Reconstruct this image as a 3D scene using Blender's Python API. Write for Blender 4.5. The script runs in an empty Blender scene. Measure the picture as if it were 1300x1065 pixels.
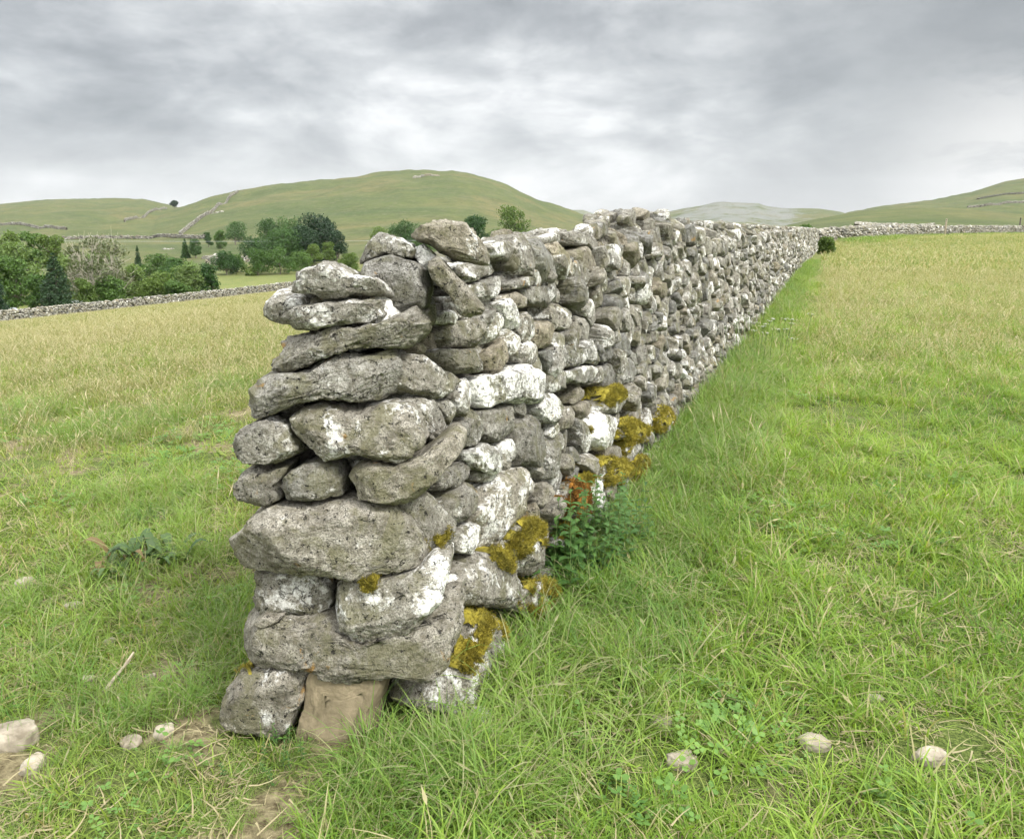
import bpy, math, random
import numpy as np
from mathutils import Vector, Matrix, noise as mn
random.seed(7); RNG = np.random.default_rng(7)
sc = bpy.context.scene
COL = sc.collection
PI = math.pi
# ------------------------------------------------------------------ camera numbers
F, CX, CY, EYE = 960.0, 650.0, 487.5, 1.5
PITCH = math.radians(11.5); CP, SP = math.cos(PITCH), math.sin(PITCH)
def ray(px, py):
    a = (px-CX)/F; v = (CY-py)/F
    return np.array([a, CP+v*SP, -SP+v*CP])
def slope_of(py):
    v = (CY-np.asarray(py, float))/F
    return (v*CP-SP)/(CP+v*SP)

# ------------------------------------------------------------------ numpy noise
_perm = RNG.permutation(512)
_perm = np.concatenate([_perm, _perm, _perm])
_g = RNG.normal(size=(512, 3)); _g /= np.linalg.norm(_g, axis=1)[:, None]
def gnoise(p):
    p = np.asarray(p, float); i = np.floor(p).astype(int); f = p-i
    u = f*f*f*(f*(f*6-15)+10); i = i & 511
    r = 0
    for dx in (0, 1):
        wx = u[:, 0] if dx else 1-u[:, 0]
        for dy in (0, 1):
            wy = u[:, 1] if dy else 1-u[:, 1]
            for dz in (0, 1):
                wz = u[:, 2] if dz else 1-u[:, 2]
                h = _perm[_perm[_perm[(i[:, 0]+dx) & 511]+((i[:, 1]+dy) & 511)]+((i[:, 2]+dz) & 511)] & 511
                d = f-np.array([dx, dy, dz])
                r = r+wx*wy*wz*np.einsum('ij,ij->i', _g[h], d)
    return r*1.6
def fbm(p, octs=3, lac=2.1, gain=.5):
    a, r = 1., 0
    for _ in range(octs):
        r = r+a*gnoise(p); p = p*lac+11.3; a *= gain
    return r
def smooth(x, a, b):
    t = np.clip((np.asarray(x, float)-a)/(b-a), 0, 1); return t*t*(3-2*t)

def pn(X, Y, sc_, off=0.): return fbm(np.stack([X*sc_, Y*sc_, 0*X+off], -1), 3)
# ------------------------------------------------------------------ terrain
LAYERS = [  # crest distance, foot distance, [(column, row of the crest)]
    (1500, 260, [(-400, 270), (0, 260), (60, 254), (150, 252), (185, 253), (215, 260), (240, 266), (270, 274), (320, 300), (380, 330)]),
    (1000, 230, [(90, 330), (130, 305), (165, 288), (200, 271), (235, 262), (270, 250), (300, 243), (340, 236), (370, 232), (440, 226), (480, 220), (510, 217), (540, 216), (575, 217), (600, 221), (640, 233), (690, 255), (740, 272), (780, 284), (830, 310)]),
    (2200, 1100, [(740, 310), (780, 290), (850, 268), (880, 262), (910, 256), (960, 258), (972, 262), (990, 264), (1040, 265), (1060, 268), (1100, 277), (1160, 300)]),
    (350, 120, [(900, 310), (950, 297), (980, 290), (1000, 285), (1030, 279), (1060, 274), (1097, 269), (1163, 265), (1208, 266), (1263, 270), (1300, 274), (1800, 276)]),
    (1400, 450, [(1000, 310), (1030, 292), (1060, 275), (1075, 270), (1110, 263), (1180, 254), (1230, 244), (1270, 231), (1300, 226), (1400, 214), (2000, 214)]),
]
def wallcoord(X, Y): return X-.42*Y+1.1
def terrain(X, Y):
    X = np.asarray(X, float); Y = np.asarray(Y, float)
    s = wallcoord(X, Y)
    left = -.105*(np.sqrt(s*s+100)-10)
    left = np.maximum(left, -10.6)+0*s
    left = np.where(s < -80, -10.6+(left+10.6)*1., left)
    z = np.where(s < 0, left, .009*np.minimum(s, 60))
    z = z+.22*smooth(Y, 2, 22)*smooth(s, -40, -3)+.5*smooth(Y, 46, 66)*smooth(s, -25, 0)
    R = np.hypot(X, Y); az = np.clip(np.arctan2(X, Y), -.9, .9)
    D = R*np.cos(az); col = CX+F/CP*np.tan(az)
    for D1, D0, prof in LAYERS:
        px, py = zip(*prof)
        zc = EYE+D1*slope_of(np.interp(col, px, py))
        t = np.clip((D-D0)/(D1-D0), 0, 1)
        up = np.where(D <= D1, .35*t+.65*t*t*(3-2*t), 1-.00035*(D-D1))
        h = -12+(zc+12)*up if D0 < 300 and D1 >= 1000 else z+(zc-z)*up
        z = np.where(D > D0, np.maximum(z, h), z)
    fl = smooth(D, 200, 500)
    p = np.stack([X/90, Y/90, 0*X], -1).reshape(-1, 3)
    rough_ = smooth(D, 380, 800)*smooth(-D, -3000, -1500)
    z = z+fl*fbm(p, 3).reshape(z.shape)*1.4*smooth(-D, -1400, -500)-rough_*np.abs(fbm(p*np.array([1.1, .45, 1])+7, 3)).reshape(z.shape)*6.
    nr = smooth(R, .5, 2)*smooth(-R, -120, -40)
    z = z+nr*.05*fbm(np.stack([X*.8, Y*.8, 0*X+5], -1).reshape(-1, 3), 2).reshape(z.shape)*smooth(np.abs(s+.35), .5, 1.2)
    return z
def gz(x, y): return float(terrain(np.array([x]), np.array([y]))[0])
def ground_at(px, py, lo=1.0, hi=3000):
    """where the line through this spot of the photograph meets the ground"""
    r = ray(px, py); ds = np.geomspace(lo, hi, 4000)
    z = terrain(r[0]*ds/r[1], ds); zr = EYE+r[2]/r[1]*ds
    k = np.argmax(zr <= z)
    if not (zr[k] <= z[k]): k = len(ds)-1
    d = ds[k]; return np.array([r[0]/r[1]*d, d, z[k]])
def at_dist(px, D):
    x = (px-CX)/F*CP*D; x = (px-CX)/F*(D*CP+(EYE-gz(x, D))*SP)
    return np.array([x, D, gz(x, D)])

# ------------------------------------------------------------------ object helpers
def mesh_obj(name, V, Fc, mat, parent=None, smooth_=True, attr=None):
    V = np.asarray(V, np.float32); Fc = np.asarray(Fc, np.int32)
    me = bpy.data.meshes.new(name)
    n = len(Fc); k = Fc.shape[1]
    me.vertices.add(len(V)); me.vertices.foreach_set('co', V.ravel())
    me.loops.add(n*k); me.loops.foreach_set('vertex_index', Fc.ravel())
    me.polygons.add(n); me.polygons.foreach_set('loop_start', np.arange(0, n*k, k, dtype=np.int32))
    me.polygons.foreach_set('loop_total', np.full(n, k, np.int32))
    me.polygons.foreach_set('use_smooth', np.full(n, smooth_))
    me.update(); me.validate()
    if attr is not None:
        a = me.color_attributes.new('tint', 'FLOAT_COLOR', 'POINT')
        A = np.ones((len(V), 4), np.float32); A[:, :attr.shape[1]] = attr
        a.data.foreach_set('color', A.ravel())
    if mat is not None: me.materials.append(mat)
    o = bpy.data.objects.new(name, me); COL.objects.link(o)
    if parent is not None: o.parent = parent
    return o
def tag(o, label=None, cat=None, group=None, kind=None):
    if label: o['label'] = label
    if cat: o['category'] = cat
    if group: o['group'] = group
    if kind: o['kind'] = kind
    return o
def empty(name, loc, label, cat, group=None):
    o = bpy.data.objects.new(name, None); COL.objects.link(o); o.location = Vector([float(c) for c in loc])
    return tag(o, label, cat, group)
class Soup:
    def __init__(s): s.V = []; s.F = []; s.A = []; s.n = 0
    def add(s, V, Fc, A=None):
        V = np.asarray(V, float); Fc = np.asarray(Fc)
        if len(Fc) == 0: return
        s.V.append(V); s.F.append(Fc+s.n); s.n += len(V)
        if A is not None: s.A.append(np.broadcast_to(np.asarray(A, float), (len(V), 3)))
    def build(s, name, mat, parent=None, smooth_=True, off=None):
        V = np.concatenate(s.V)
        if off is not None: V = V-np.asarray(off)
        return mesh_obj(name, V, np.concatenate(s.F), mat, parent, smooth_, np.concatenate(s.A) if s.A else None)
_ico = {}
def ico(level):
    if level in _ico: return _ico[level]
    import bmesh
    bm = bmesh.new(); bmesh.ops.create_icosphere(bm, subdivisions=level, radius=1)
    V = np.array([v.co[:] for v in bm.verts]); V /= np.linalg.norm(V, axis=1)[:, None]
    Fc = np.array([[v.index for v in f.verts] for f in bm.faces]); bm.free()
    _ico[level] = (V, Fc); return _ico[level]

# ------------------------------------------------------------------ materials
def newmat(name):
    m = bpy.data.materials.new(name); m.use_nodes = True
    nt = m.node_tree; nt.nodes.clear(); return m, nt
class NT:
    def __init__(s, nt): s.t = nt
    def n(s, typ, **kw):
        nd = s.t.nodes.new(typ)
        for k, v in kw.items():
            if k in nd.inputs: nd.inputs[k].default_value = v
            else: setattr(nd, k, v)
        return nd
    def l(s, a, b): s.t.links.new(a, b)
    def noise(s, vec, scale, detail=4, rough=.55, dist=0., typ='FBM'):
        nd = s.n('ShaderNodeTexNoise'); nd.inputs['Scale'].default_value = scale; nd.inputs['Detail'].default_value = detail
        nd.inputs['Roughness'].default_value = rough; nd.inputs['Distortion'].default_value = dist
        if vec is not None: s.l(vec, nd.inputs['Vector'])
        return nd.outputs['Fac']
    def ramp(s, fac, stops, interp='LINEAR'):
        nd = s.n('ShaderNodeValToRGB'); nd.color_ramp.interpolation = interp
        el = nd.color_ramp.elements
        while len(el) < len(stops): el.new(.5)
        for e, (p, c) in zip(el, stops):
            e.position = p; e.color = (*c, 1) if isinstance(c, tuple) else (c, c, c, 1)
        s.l(fac, nd.inputs['Fac']); return nd.outputs['Color']
    def mix(s, fac, a, b, mode='MIX'):
        nd = s.n('ShaderNodeMix'); nd.data_type = 'RGBA'; nd.blend_type = mode
        for v, k in ((fac, 0), (a, 6), (b, 7)):
            if isinstance(v, (int, float)): nd.inputs[k].default_value = v
            elif isinstance(v, tuple): nd.inputs[k].default_value = (*v, 1)
            else: s.l(v, nd.inputs[k])
        return nd.outputs[2]
    def math(s, op, a, b=None, clamp=False):
        nd = s.n('ShaderNodeMath'); nd.operation = op; nd.use_clamp = clamp
        for v, k in ((a, 0), (b, 1)):
            if v is None: continue
            if isinstance(v, (int, float)): nd.inputs[k].default_value = v
            else: s.l(v, nd.inputs[k])
        return nd.outputs[0]
    def out(s, bsdf):
        o = s.n('ShaderNodeOutputMaterial'); s.l(bsdf, o.inputs['Surface'])
def principled(nt, color, rough=.9, bump=None, bstr=.5, bdist=.01, spec=.25):
    b = nt.n('ShaderNodeBsdfPrincipled'); b.inputs['Specular IOR Level'].default_value = spec
    if isinstance(color, tuple): b.inputs['Base Color'].default_value = (*color, 1)
    else: nt.l(color, b.inputs['Base Color'])
    b.inputs['Roughness'].default_value = rough
    if bump is not None:
        bp = nt.n('ShaderNodeBump'); bp.inputs['Strength'].default_value = bstr; bp.inputs['Distance'].default_value = bdist
        nt.l(bump, bp.inputs['Height']); nt.l(bp.outputs[0], b.inputs['Normal'])
    return b.outputs[0]

def make_stone_mat(name, far=False, dull=1.0):
    m, t = newmat(name); t = NT(t)
    pos = t.n('ShaderNodeNewGeometry').outputs['Position']
    at = t.n('ShaderNodeAttribute', attribute_name='tint'); sep = t.n('ShaderNodeSeparateColor'); t.l(at.outputs['Color'], sep.inputs[0])
    tr, tg, tb = sep.outputs[0], sep.outputs[1], sep.outputs[2]       # warmth, lichen amount, brightness
    off = t.n('ShaderNodeVectorMath', operation='SCALE'); t.l(at.outputs['Color'], off.inputs[0]); off.inputs['Scale'].default_value = 37.
    ad = t.n('ShaderNodeVectorMath', operation='ADD'); t.l(pos, ad.inputs[0]); t.l(off.outputs[0], ad.inputs[1]); P = ad.outputs[0]
    k = .35 if far else 1
    n1 = t.noise(P, 9*k, 5, .6, .6); n2 = t.noise(P, 32*k, 6, .7); n3 = t.noise(P, 120*k, 4, .7)
    grey = t.ramp(n1, [(.3, (.21, .212, .20)), (.5, (.33, .33, .31)), (.7, (.44, .435, .41))])
    warm = t.ramp(n1, [(.3, (.235, .205, .145)), (.5, (.36, .32, .24)), (.72, (.47, .425, .33))])
    c = t.mix(tr, grey, warm)
    c = t.mix(t.ramp(n2, [(.36, .0), (.60, 1.)]), t.mix(1, c, (.42, .40, .35), 'MULTIPLY'), c)
    n3b = t.noise(P, 210*k, 3, .7)
    c = t.mix(t.ramp(n3b, [(.41, .8), (.52, 0.)]), c, (.10, .095, .075))
    # olive algae blotches
    n4 = t.noise(P, 6*k, 5, .65, 1.)
    c = t.mix(t.math('MULTIPLY', t.ramp(n4, [(.50, 0.), (.60, 1.)]), .6), c, (.125, .12, .06))
    # pale crust lichen: patches broken up by a fine ragged grain
    n5 = t.noise(P, 9*k, 5, .6, .3); n5b = t.noise(P, 52*k, 5, .72, .2)
    thr = t.math('SUBTRACT', t.math('ADD', t.math('MULTIPLY', n5, .62), t.math('MULTIPLY', n5b, .38)), t.math('SUBTRACT', .655, t.math('MULTIPLY', tg, .22)))
    lich = t.math('MULTIPLY', t.math('MULTIPLY', thr, 16., True), .92)
    lcol = t.ramp(n3, [(.35, (.42, .415, .375)), (.62, (.82, .815, .78))])
    c = t.mix(lich, c, lcol)
    # dark pits and specks
    n6 = t.noise(P, 55*k, 3, .8, .3)
    sp = t.ramp(n6, [(.60, 0.), (.65, 1.)])
    c = t.mix(t.math('MULTIPLY', sp, .92), c, (.022, .021, .018))
    # brown and ochre lichen
    n7 = t.noise(P, 7*k, 5, .65, .5)
    c = t.mix(t.math('MULTIPLY', t.ramp(n7, [(.66, 0.), (.71, 1.)]), .65), c, (.34, .19, .035))
    # cracks
    vor = t.n('ShaderNodeTexVoronoi', feature='DISTANCE_TO_EDGE'); vor.inputs['Scale'].default_value = 9*k
    dn = t.n('ShaderNodeTexNoise'); dn.inputs['Scale'].default_value = 12*k; dn.inputs['Detail'].default_value = 4; t.l(P, dn.inputs['Vector'])
    dm = t.mix(.18, P, dn.outputs['Color'], 'MIX'); t.l(dm, vor.inputs['Vector'])
    cr = t.ramp(vor.outputs['Distance'], [(.0, 1.), (.018, 0.)])
    crm = t.math('MULTIPLY', cr, t.ramp(n1, [(.50, 0.), (.60, 1.)]))
    c = t.mix(t.math('MULTIPLY', crm, .8), c, (.05, .045, .035))
    br = t.math('ADD', t.math('MULTIPLY', tb, 1.35), .36)
    mul = t.n('ShaderNodeVectorMath', operation='SCALE'); t.l(c, mul.inputs[0]); t.l(br, mul.inputs['Scale'])
    h = t.math('ADD', t.math('MULTIPLY', n2, 1.5), t.math('MULTIPLY', n3, .6))
    h = t.math('SUBTRACT', h, t.math('MULTIPLY', sp, .5)); h = t.math('SUBTRACT', h, t.math('MULTIPLY', crm, .8))
    h = t.math('ADD', h, t.math('MULTIPLY', lich, .1))
    t.out(principled(t, mul.outputs[0], .92, h, .9, .012*(3 if far else 1), .2))
    return m
M_STONE = make_stone_mat('limestone'); M_STONEFAR = make_stone_mat('limestone_far', True)

def leafy_mat(name, c0, c1, trans=.35, scale=1.0, straw=None, world_patches=True, rough=.55):
    """foliage: colour per blade from tint, drifting over the field with world position"""
    m, t = newmat(name); t = NT(t)
    at = t.n('ShaderNodeAttribute', attribute_name='tint'); sep = t.n('ShaderNodeSeparateColor'); t.l(at.outputs['Color'], sep.inputs[0])
    pos = t.n('ShaderNodeNewGeometry').outputs['Position']
    oi = t.n('ShaderNodeObjectInfo').outputs['Random']
    f = t.math('ADD', t.math('MULTIPLY', sep.outputs[0], .5), t.math('MULTIPLY', t.math('SUBTRACT', oi, .3), .5))
    if world_patches:
        n = t.noise(pos, .55*scale, 3, .6)
        f = t.math('ADD', f, t.math('MULTIPLY', t.math('SUBTRACT', n, .38), 1.3), True)
    c = t.mix(f, c0, c1)
    if straw:
        c = t.mix(t.ramp(sep.outputs[1], [(.80, 0.), (.86, 1.)]), c, straw)
    # root of a blade is paler and yellower
    c = t.mix(t.math('MULTIPLY', sep.outputs[2], .6), c, tuple(v*.8+.03*(i < 2) for i, v in enumerate(c1)))
    d = t.n('ShaderNodeBsdfPrincipled'); t.l(c, d.inputs['Base Color']); d.inputs['Roughness'].default_value = rough; d.inputs['Specular IOR Level'].default_value = .35
    tr = t.n('ShaderNodeBsdfTranslucent'); tc = t.mix(1, c, (1., 1.0, .45), 'MULTIPLY'); t.l(tc, tr.inputs[0])
    mx = t.n('ShaderNodeMixShader'); mx.inputs[0].default_value = trans
    t.l(d.outputs[0], mx.inputs[1]); t.l(tr.outputs[0], mx.inputs[2]); t.out(mx.outputs[0]); return m

def simple_mat(name, c0, c1, scale=10., rough=.9, bdist=.01, bs=.6):
    m, t = newmat(name); t = NT(t)
    pos = t.n('ShaderNodeNewGeometry').outputs['Position']
    n = t.noise(pos, scale, 6, .65, .3); n2 = t.noise(pos, scale*6, 3, .6)
    c = t.mix(t.ramp(n, [(.32, 0.), (.66, 1.)]), c0, c1)
    t.out(principled(t, c, rough, t.math('ADD', n, t.math('MULTIPLY', n2, .3)), bs, bdist)); return m
M_MOSS = simple_mat('moss_yellow', (.07, .065, .012), (.36, .30, .04), 26, .95)
M_MOSSO = simple_mat('moss_orange', (.07, .04, .01), (.34, .16, .03), 28, .95)
M_PALE = simple_mat('pale_loose_stone', (.17, .145, .105), (.40, .355, .28), 16, .9, .006)
M_TAN = simple_mat('tan_sandstone', (.12, .10, .06), (.255, .21, .135), 14, .92, .008, .8)
M_WOOD = simple_mat('weathered_wood', (.20, .17, .12), (.42, .36, .27), 20, .85)
M_DARKWOOD = simple_mat('dark_wood', (.06, .055, .045), (.14, .12, .10), 20, .85)
M_BARK = simple_mat('bark', (.10, .085, .065), (.22, .19, .15), 6, .9, .02)
M_PALEBARK = simple_mat('pale_bark', (.30, .28, .22), (.50, .47, .38), 4, .9, .02)
M_CORE = simple_mat('shaded_rubble', (.03, .028, .024), (.08, .073, .06), 14, .95, .03)  # core rubble coloured darker than the stones: shade of the deep joints painted in

# ------------------------------------------------------------------ ground sheet
def make_ground_mat():
    m, t = newmat('pasture'); t = NT(t)
    g = t.n('ShaderNodeNewGeometry'); pos = g.outputs['Position']
    at = t.n('ShaderNodeAttribute', attribute_name='tint'); sep = t.n('ShaderNodeSeparateColor'); t.l(at.outputs['Color'], sep.inputs[0])
    # near soil and thatch
    n1 = t.noise(pos, 3.5, 6, .65); n2 = t.noise(pos, 30, 5, .7)
    soil = t.mix(t.ramp(n2, [(.35, 0.), (.65, 1.)]), (.07, .055, .03), (.26, .225, .13))
    turf = t.mix(t.ramp(t.noise(pos, 110, 4, .8), [(.38, 0.), (.62, 1.)]), (.02, .035, .008), (.15, .19, .05))
    near = t.mix(t.math('MAXIMUM', t.ramp(n1, [(.55, 0.), (.65, .7)]), sep.outputs[2]), turf, soil)
    # meadow
    n3 = t.noise(pos, .35, 5, .65); n4 = t.noise(pos, 5, 4, .7)
    mead = t.mix(t.ramp(n3, [(.3, 0.), (.7, 1.)]), (.095, .135, .032), (.165, .175, .06))
    mead = t.mix(t.ramp(n4, [(.4, 0.), (.7, .6)]), mead, (.20, .20, .08))
    c = t.mix(sep.outputs[0], near, mead)
    # fell side: green, olive and rusty bands, stretched along the slope
    mp = t.n('ShaderNodeMapping'); mp.inputs['Scale'].default_value = (1, 1, 3.2); t.l(pos, mp.inputs['Vector'])
    h1 = t.noise(mp.outputs[0], .009, 6, .6, .8); h2 = t.noise(mp.outputs[0], .05, 5, .65, .5); h3 = t.noise(mp.outputs[0], .35, 4, .7)
    fell = t.ramp(h1, [(.34, (.055, .08, .028)), (.5, (.092, .108, .038)), (.62, (.13, .118, .05)), (.75, (.08, .092, .034))])
    fell = t.mix(t.ramp(h2, [(.42, 0.), (.66, .75)]), fell, (.055, .07, .028))
    fell = t.mix(t.ramp(h3, [(.45, 0.), (.70, .75)]), fell, (.05, .065, .024)); h4 = t.noise(pos, .16, 6, .8, .6); fell = t.mix(t.ramp(h4, [(.50, 0.), (.62, .6)]), fell, (.125, .122, .068))
    # limestone scars where tint.b says so
    sc_ = t.noise(pos, .018, 9, .78, .3)
    sm = t.math('MULTIPLY', t.math('SUBTRACT', t.math('ADD', sc_, t.math('MULTIPLY', sep.outputs[2], .35)), .72), 12., True)
    fell = t.mix(t.math('MULTIPLY', sm, .8), fell, t.mix(h3, (.10, .105, .10), (.22, .225, .215)))
    c = t.mix(sep.outputs[1], c, fell)
    h = t.math('ADD', n2, t.math('MULTIPLY', n1, .8))
    t.out(principled(t, c, .95, h, .6, .03, .1)); return m
def make_ground():
    az = np.concatenate([np.linspace(-PI, -.80, 50)[:-1], np.linspace(-.80, .80, 640), np.linspace(.80, PI, 50)[1:-1]])
    r = np.concatenate([[.15], np.geomspace(.5, 60, 230), np.geomspace(60, 6500, 300)[1:]])
    A, R = np.meshgrid(az, r); X = R*np.sin(A); Y = R*np.cos(A); Z = terrain(X, Y)
    na, nr = len(az), len(r)
    Z = np.where(R > 5500, Z-(R-5500)*.05, Z)
    V = np.stack([X, Y, Z], -1).reshape(-1, 3)
    i = np.arange(nr-1)[:, None]*na; j = np.arange(na); j2 = (j+1) % na
    Fq = np.stack([i+j, i+na+j, i+na+j2, i+j2], -1).reshape(-1, 4)[:, ::-1]
    c0 = len(V); V = np.vstack([V, [[0, 0, gz(0, .01)]]])
    # colour controls
    D = R*np.cos(np.clip(A, -.9, .9)); col = CX+F/CP*np.tan(np.clip(A, -.9, .9))
    s = wallcoord(X, Y)
    mead = smooth(R, 8, 22)
    fell = np.where(s < -60, smooth(R, 150, 260), smooth(R, 110, 160))
    scar = np.zeros_like(R)
    def bump(px0, px1, d0, d1, v):
        nonlocal scar
        w = smooth(col, px0-70, px0+20)*smooth(-col, -px1-70, -px1+20)*smooth(D, d0-80, d0)*smooth(-D, -d1-120, -d1)
        scar = np.maximum(scar, w*v)
    bump(515, 610, 930, 1030, .62); bump(860, 1010, 1500, 2300, .85); bump(1010, 1060, 1500, 2300, .45)
    bump(0, 200, 1250, 1600, .45); bump(1120, 1400, 1000, 1500, .25); bump(255, 290, 600, 760, .4)
    nearb = (R < 9); bare = np.zeros_like(R); Xn, Yn = X[nearb], Y[nearb]
    bl = pn(Xn, Yn, 2.4, 3.)*(wallcoord(Xn, Yn) < .4) ; bare[nearb] = smooth(bl, .16, .30)
    scar = np.where(nearb, bare, scar)
    C = np.stack([mead, fell, scar], -1).reshape(-1, 3); C = np.vstack([C, [[0, 0, 0]]])
    tri = np.stack([np.full(na, c0), j, j2], -1)
    Ft = np.vstack([Fq[:, [0, 1, 2]], Fq[:, [0, 2, 3]], tri[:, ::-1]])
    o = mesh_obj('ground', V, Ft, make_ground_mat(), None, True, C)
    tag(o, kind='structure')
make_ground()

# ------------------------------------------------------------------ stones
def resample_R(poly, nth=144, sm=1):
    """outline -> centre, whitening matrix and radius table"""
    P = np.asarray(poly, float); n = len(P)
    a = .5*sum(P[i][0]*P[(i+1) % n][1]-P[(i+1) % n][0]*P[i][1] for i in range(n))
    if a < 0: P = P[::-1].copy(); a = -a
    cx = sum((P[i][0]+P[(i+1) % n][0])*(P[i][0]*P[(i+1) % n][1]-P[(i+1) % n][0]*P[i][1]) for i in range(n))/(6*a)
    cy = sum((P[i][1]+P[(i+1) % n][1])*(P[i][0]*P[(i+1) % n][1]-P[(i+1) % n][0]*P[i][1]) for i in range(n))/(6*a)
    c = np.array([cx, cy])
    q = np.concatenate([P[i]+(P[(i+1) % n]-P[i])*np.linspace(0, 1, 12, endpoint=False)[:, None] for i in range(n)])-c
    w, E = np.linalg.eigh(q.T@q/len(q)); L = E@np.diag(np.sqrt(np.maximum(w, 1e-9)*2))@E.T; Li = np.linalg.inv(L)
    q = (P-c)@Li.T; th = np.linspace(-PI, PI, nth, endpoint=False)
    d = np.stack([np.cos(th), np.sin(th)], -1); R = np.zeros(nth)
    for i in range(n):
        A, B = q[i], q[(i+1) % n]; e = B-A
        den = d[:, 0]*e[1]-d[:, 1]*e[0]; den = np.where(abs(den) < 1e-9, 1e-9, den)
        tt = (A[0]*e[1]-A[1]*e[0])/den; ss = (A[0]*d[:, 1]-A[1]*d[:, 0])/den
        ok = (tt > 0) & (ss >= -1e-6) & (ss <= 1+1e-6); R = np.where(ok, np.maximum(R, tt), R)
    R = np.where(R <= 0, np.median(R), R)
    for _ in range(sm): R = .25*np.roll(R, 1)+.5*R+.25*np.roll(R, -1)
    return c, L, R, a
def stone(poly, O, U, V, W, front, back, level=4, rough=1., e=None, cuts=7, rng=RNG, amp=None):
    """a rock whose outline in the plane (U,V) is poly; front/back = reach along W"""
    c, L, R, area = resample_R(poly)
    S, Fc = ico(level); a, b, cc = S[:, 0], S[:, 1], S[:, 2]
    rho = np.sqrt(a*a+b*b); th = np.arctan2(b, a)
    x = (th+PI)/(2*PI)*len(R); i0 = np.floor(x).astype(int) % len(R); fr = x-np.floor(x)
    Rt = R[i0]*(1-fr)+R[(i0+1) % len(R)]*fr
    e = e if e else rng.uniform(.42, .62)
    Fp = rho**e; H = np.sign(cc)*np.abs(cc)**e
    q = np.stack([Fp*np.cos(th), Fp*np.sin(th), H], -1)
    pl_ = [(np.array([rng.normal(0, .22), rng.normal(0, .22), 1.]), rng.uniform(.66, .84))]
    a0 = rng.uniform(0, 2*PI)
    for k in range(5 if level > 3 else 2):
        a_ = a0+k*2*PI/5+rng.normal(0, .3); pl_.append((np.array([math.cos(a_), math.sin(a_), rng.uniform(.55, 1.5)]), rng.uniform(.86, 1.0)))
    for _ in range(cuts):
        m = rng.normal(size=3); m[2] = abs(m[2])*1.1+.1; pl_.append((m, rng.uniform(.84, 1.02) if level > 3 else rng.uniform(.68, .98)))
    for m, d in pl_:
        m = m/np.linalg.norm(m); ex = np.maximum(0, q@m-d); q = q-ex[:, None]*m
    sc_ = np.ones(len(q)); rr = np.hypot(q[:, 0], q[:, 1])
    uv = (q[:, :2]*Rt[:, None])@L.T+c
    w = np.where(q[:, 2] > 0, q[:, 2]*front, q[:, 2]*back)
    P = O+uv[:, :1]*U+uv[:, 1:]*V+w[:, None]*W
    nrm = S@np.stack([U, V, W]); size = math.sqrt(area)
    am = amp if amp else min(.085*size, .02)*rough
    sd = rng.uniform(0, 100, 3)
    f0 = 1.6/size
    n = fbm(P*f0+sd, 2)*am*(.45 if level > 3 else .9)
    if level >= 3: n = n+(.35-np.abs(fbm(P*f0*2.6+sd, 3)))*am*.5
    if level >= 4:
        hb = (uv[:, 1]*math.cos(a0*.05)+uv[:, 0]*math.sin(a0*.05-.15)+.35*size*fbm(P*f0*1.2+sd[::-1], 2))/(size*rng.uniform(.16, .34))
        fr2 = hb-np.floor(hb); n = n+(np.minimum(fr2, (1-fr2)*6)-.4)*am*rng.choice([0., .25, .45, .6])   # bedding steps
    P = P+nrm*n[:, None]
    if level >= 3:
        pc = P.mean(0)
        for k in range(9 if level >= 4 else 5):
            a_ = rng.uniform(0, 2*PI); el = rng.uniform(.15, 1.35) if k else 1.45; m = (U*math.cos(a_)+V*math.sin(a_))*math.cos(el)+W*math.sin(el)
            pr = (P-pc)@m; d = (np.quantile(pr, rng.uniform(.88, .97)) if k else np.quantile(pr, .80)) if el > .75 else pr.max()*rng.uniform(.90, .98); ex = np.maximum(0, pr-d); P = P-ex[:, None]*m*.95
    n = 0
    if level >= 4: n = (.25-np.abs(fbm(P*f0*8+sd, 3)))*am*.26
    if level >= 5: n = n-np.maximum(0, fbm(P*75+sd, 2)-.2)*.006*rough+fbm(P*42+sd, 3)*.0016*rough
    if level >= 4: P = P+nrm*n[:, None]
    return P, Fc
# the wall: end face nearly square to the view, side face running away to the right
DW = np.array([.387, .922, 0]); NW = np.array([.922, -.387, 0]); UP = np.array([0, 0, 1.])
def side_frame():
    # points p with n.p = -1.014 - .12 z
    n = NW+np.array([0, 0, .12]); n /= np.linalg.norm(n)
    v = np.cross(n, DW); v = v if v[2] > 0 else -v
    O = NW*-1.014; return O, DW, v/np.linalg.norm(v), n
def end_frame():
    n = np.array([0, -1., .09]); n /= np.linalg.norm(n); u = np.array([1., 0, 0]); v = np.array([0, .09, 1.]); v /= np.linalg.norm(v)
    return np.array([0, 2.05, 0]), u, v, n
SIDE, END = side_frame(), end_frame()
def to_plane(fr, px, py, setback=0.):
    O, U, V, N = fr; r = ray(px, py); C = np.array([0, 0, EYE]); O2 = O-N*setback
    t = ((O2-C)@N)/(r@N); p = C+t*r-O2; return p@U, p@V
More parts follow.
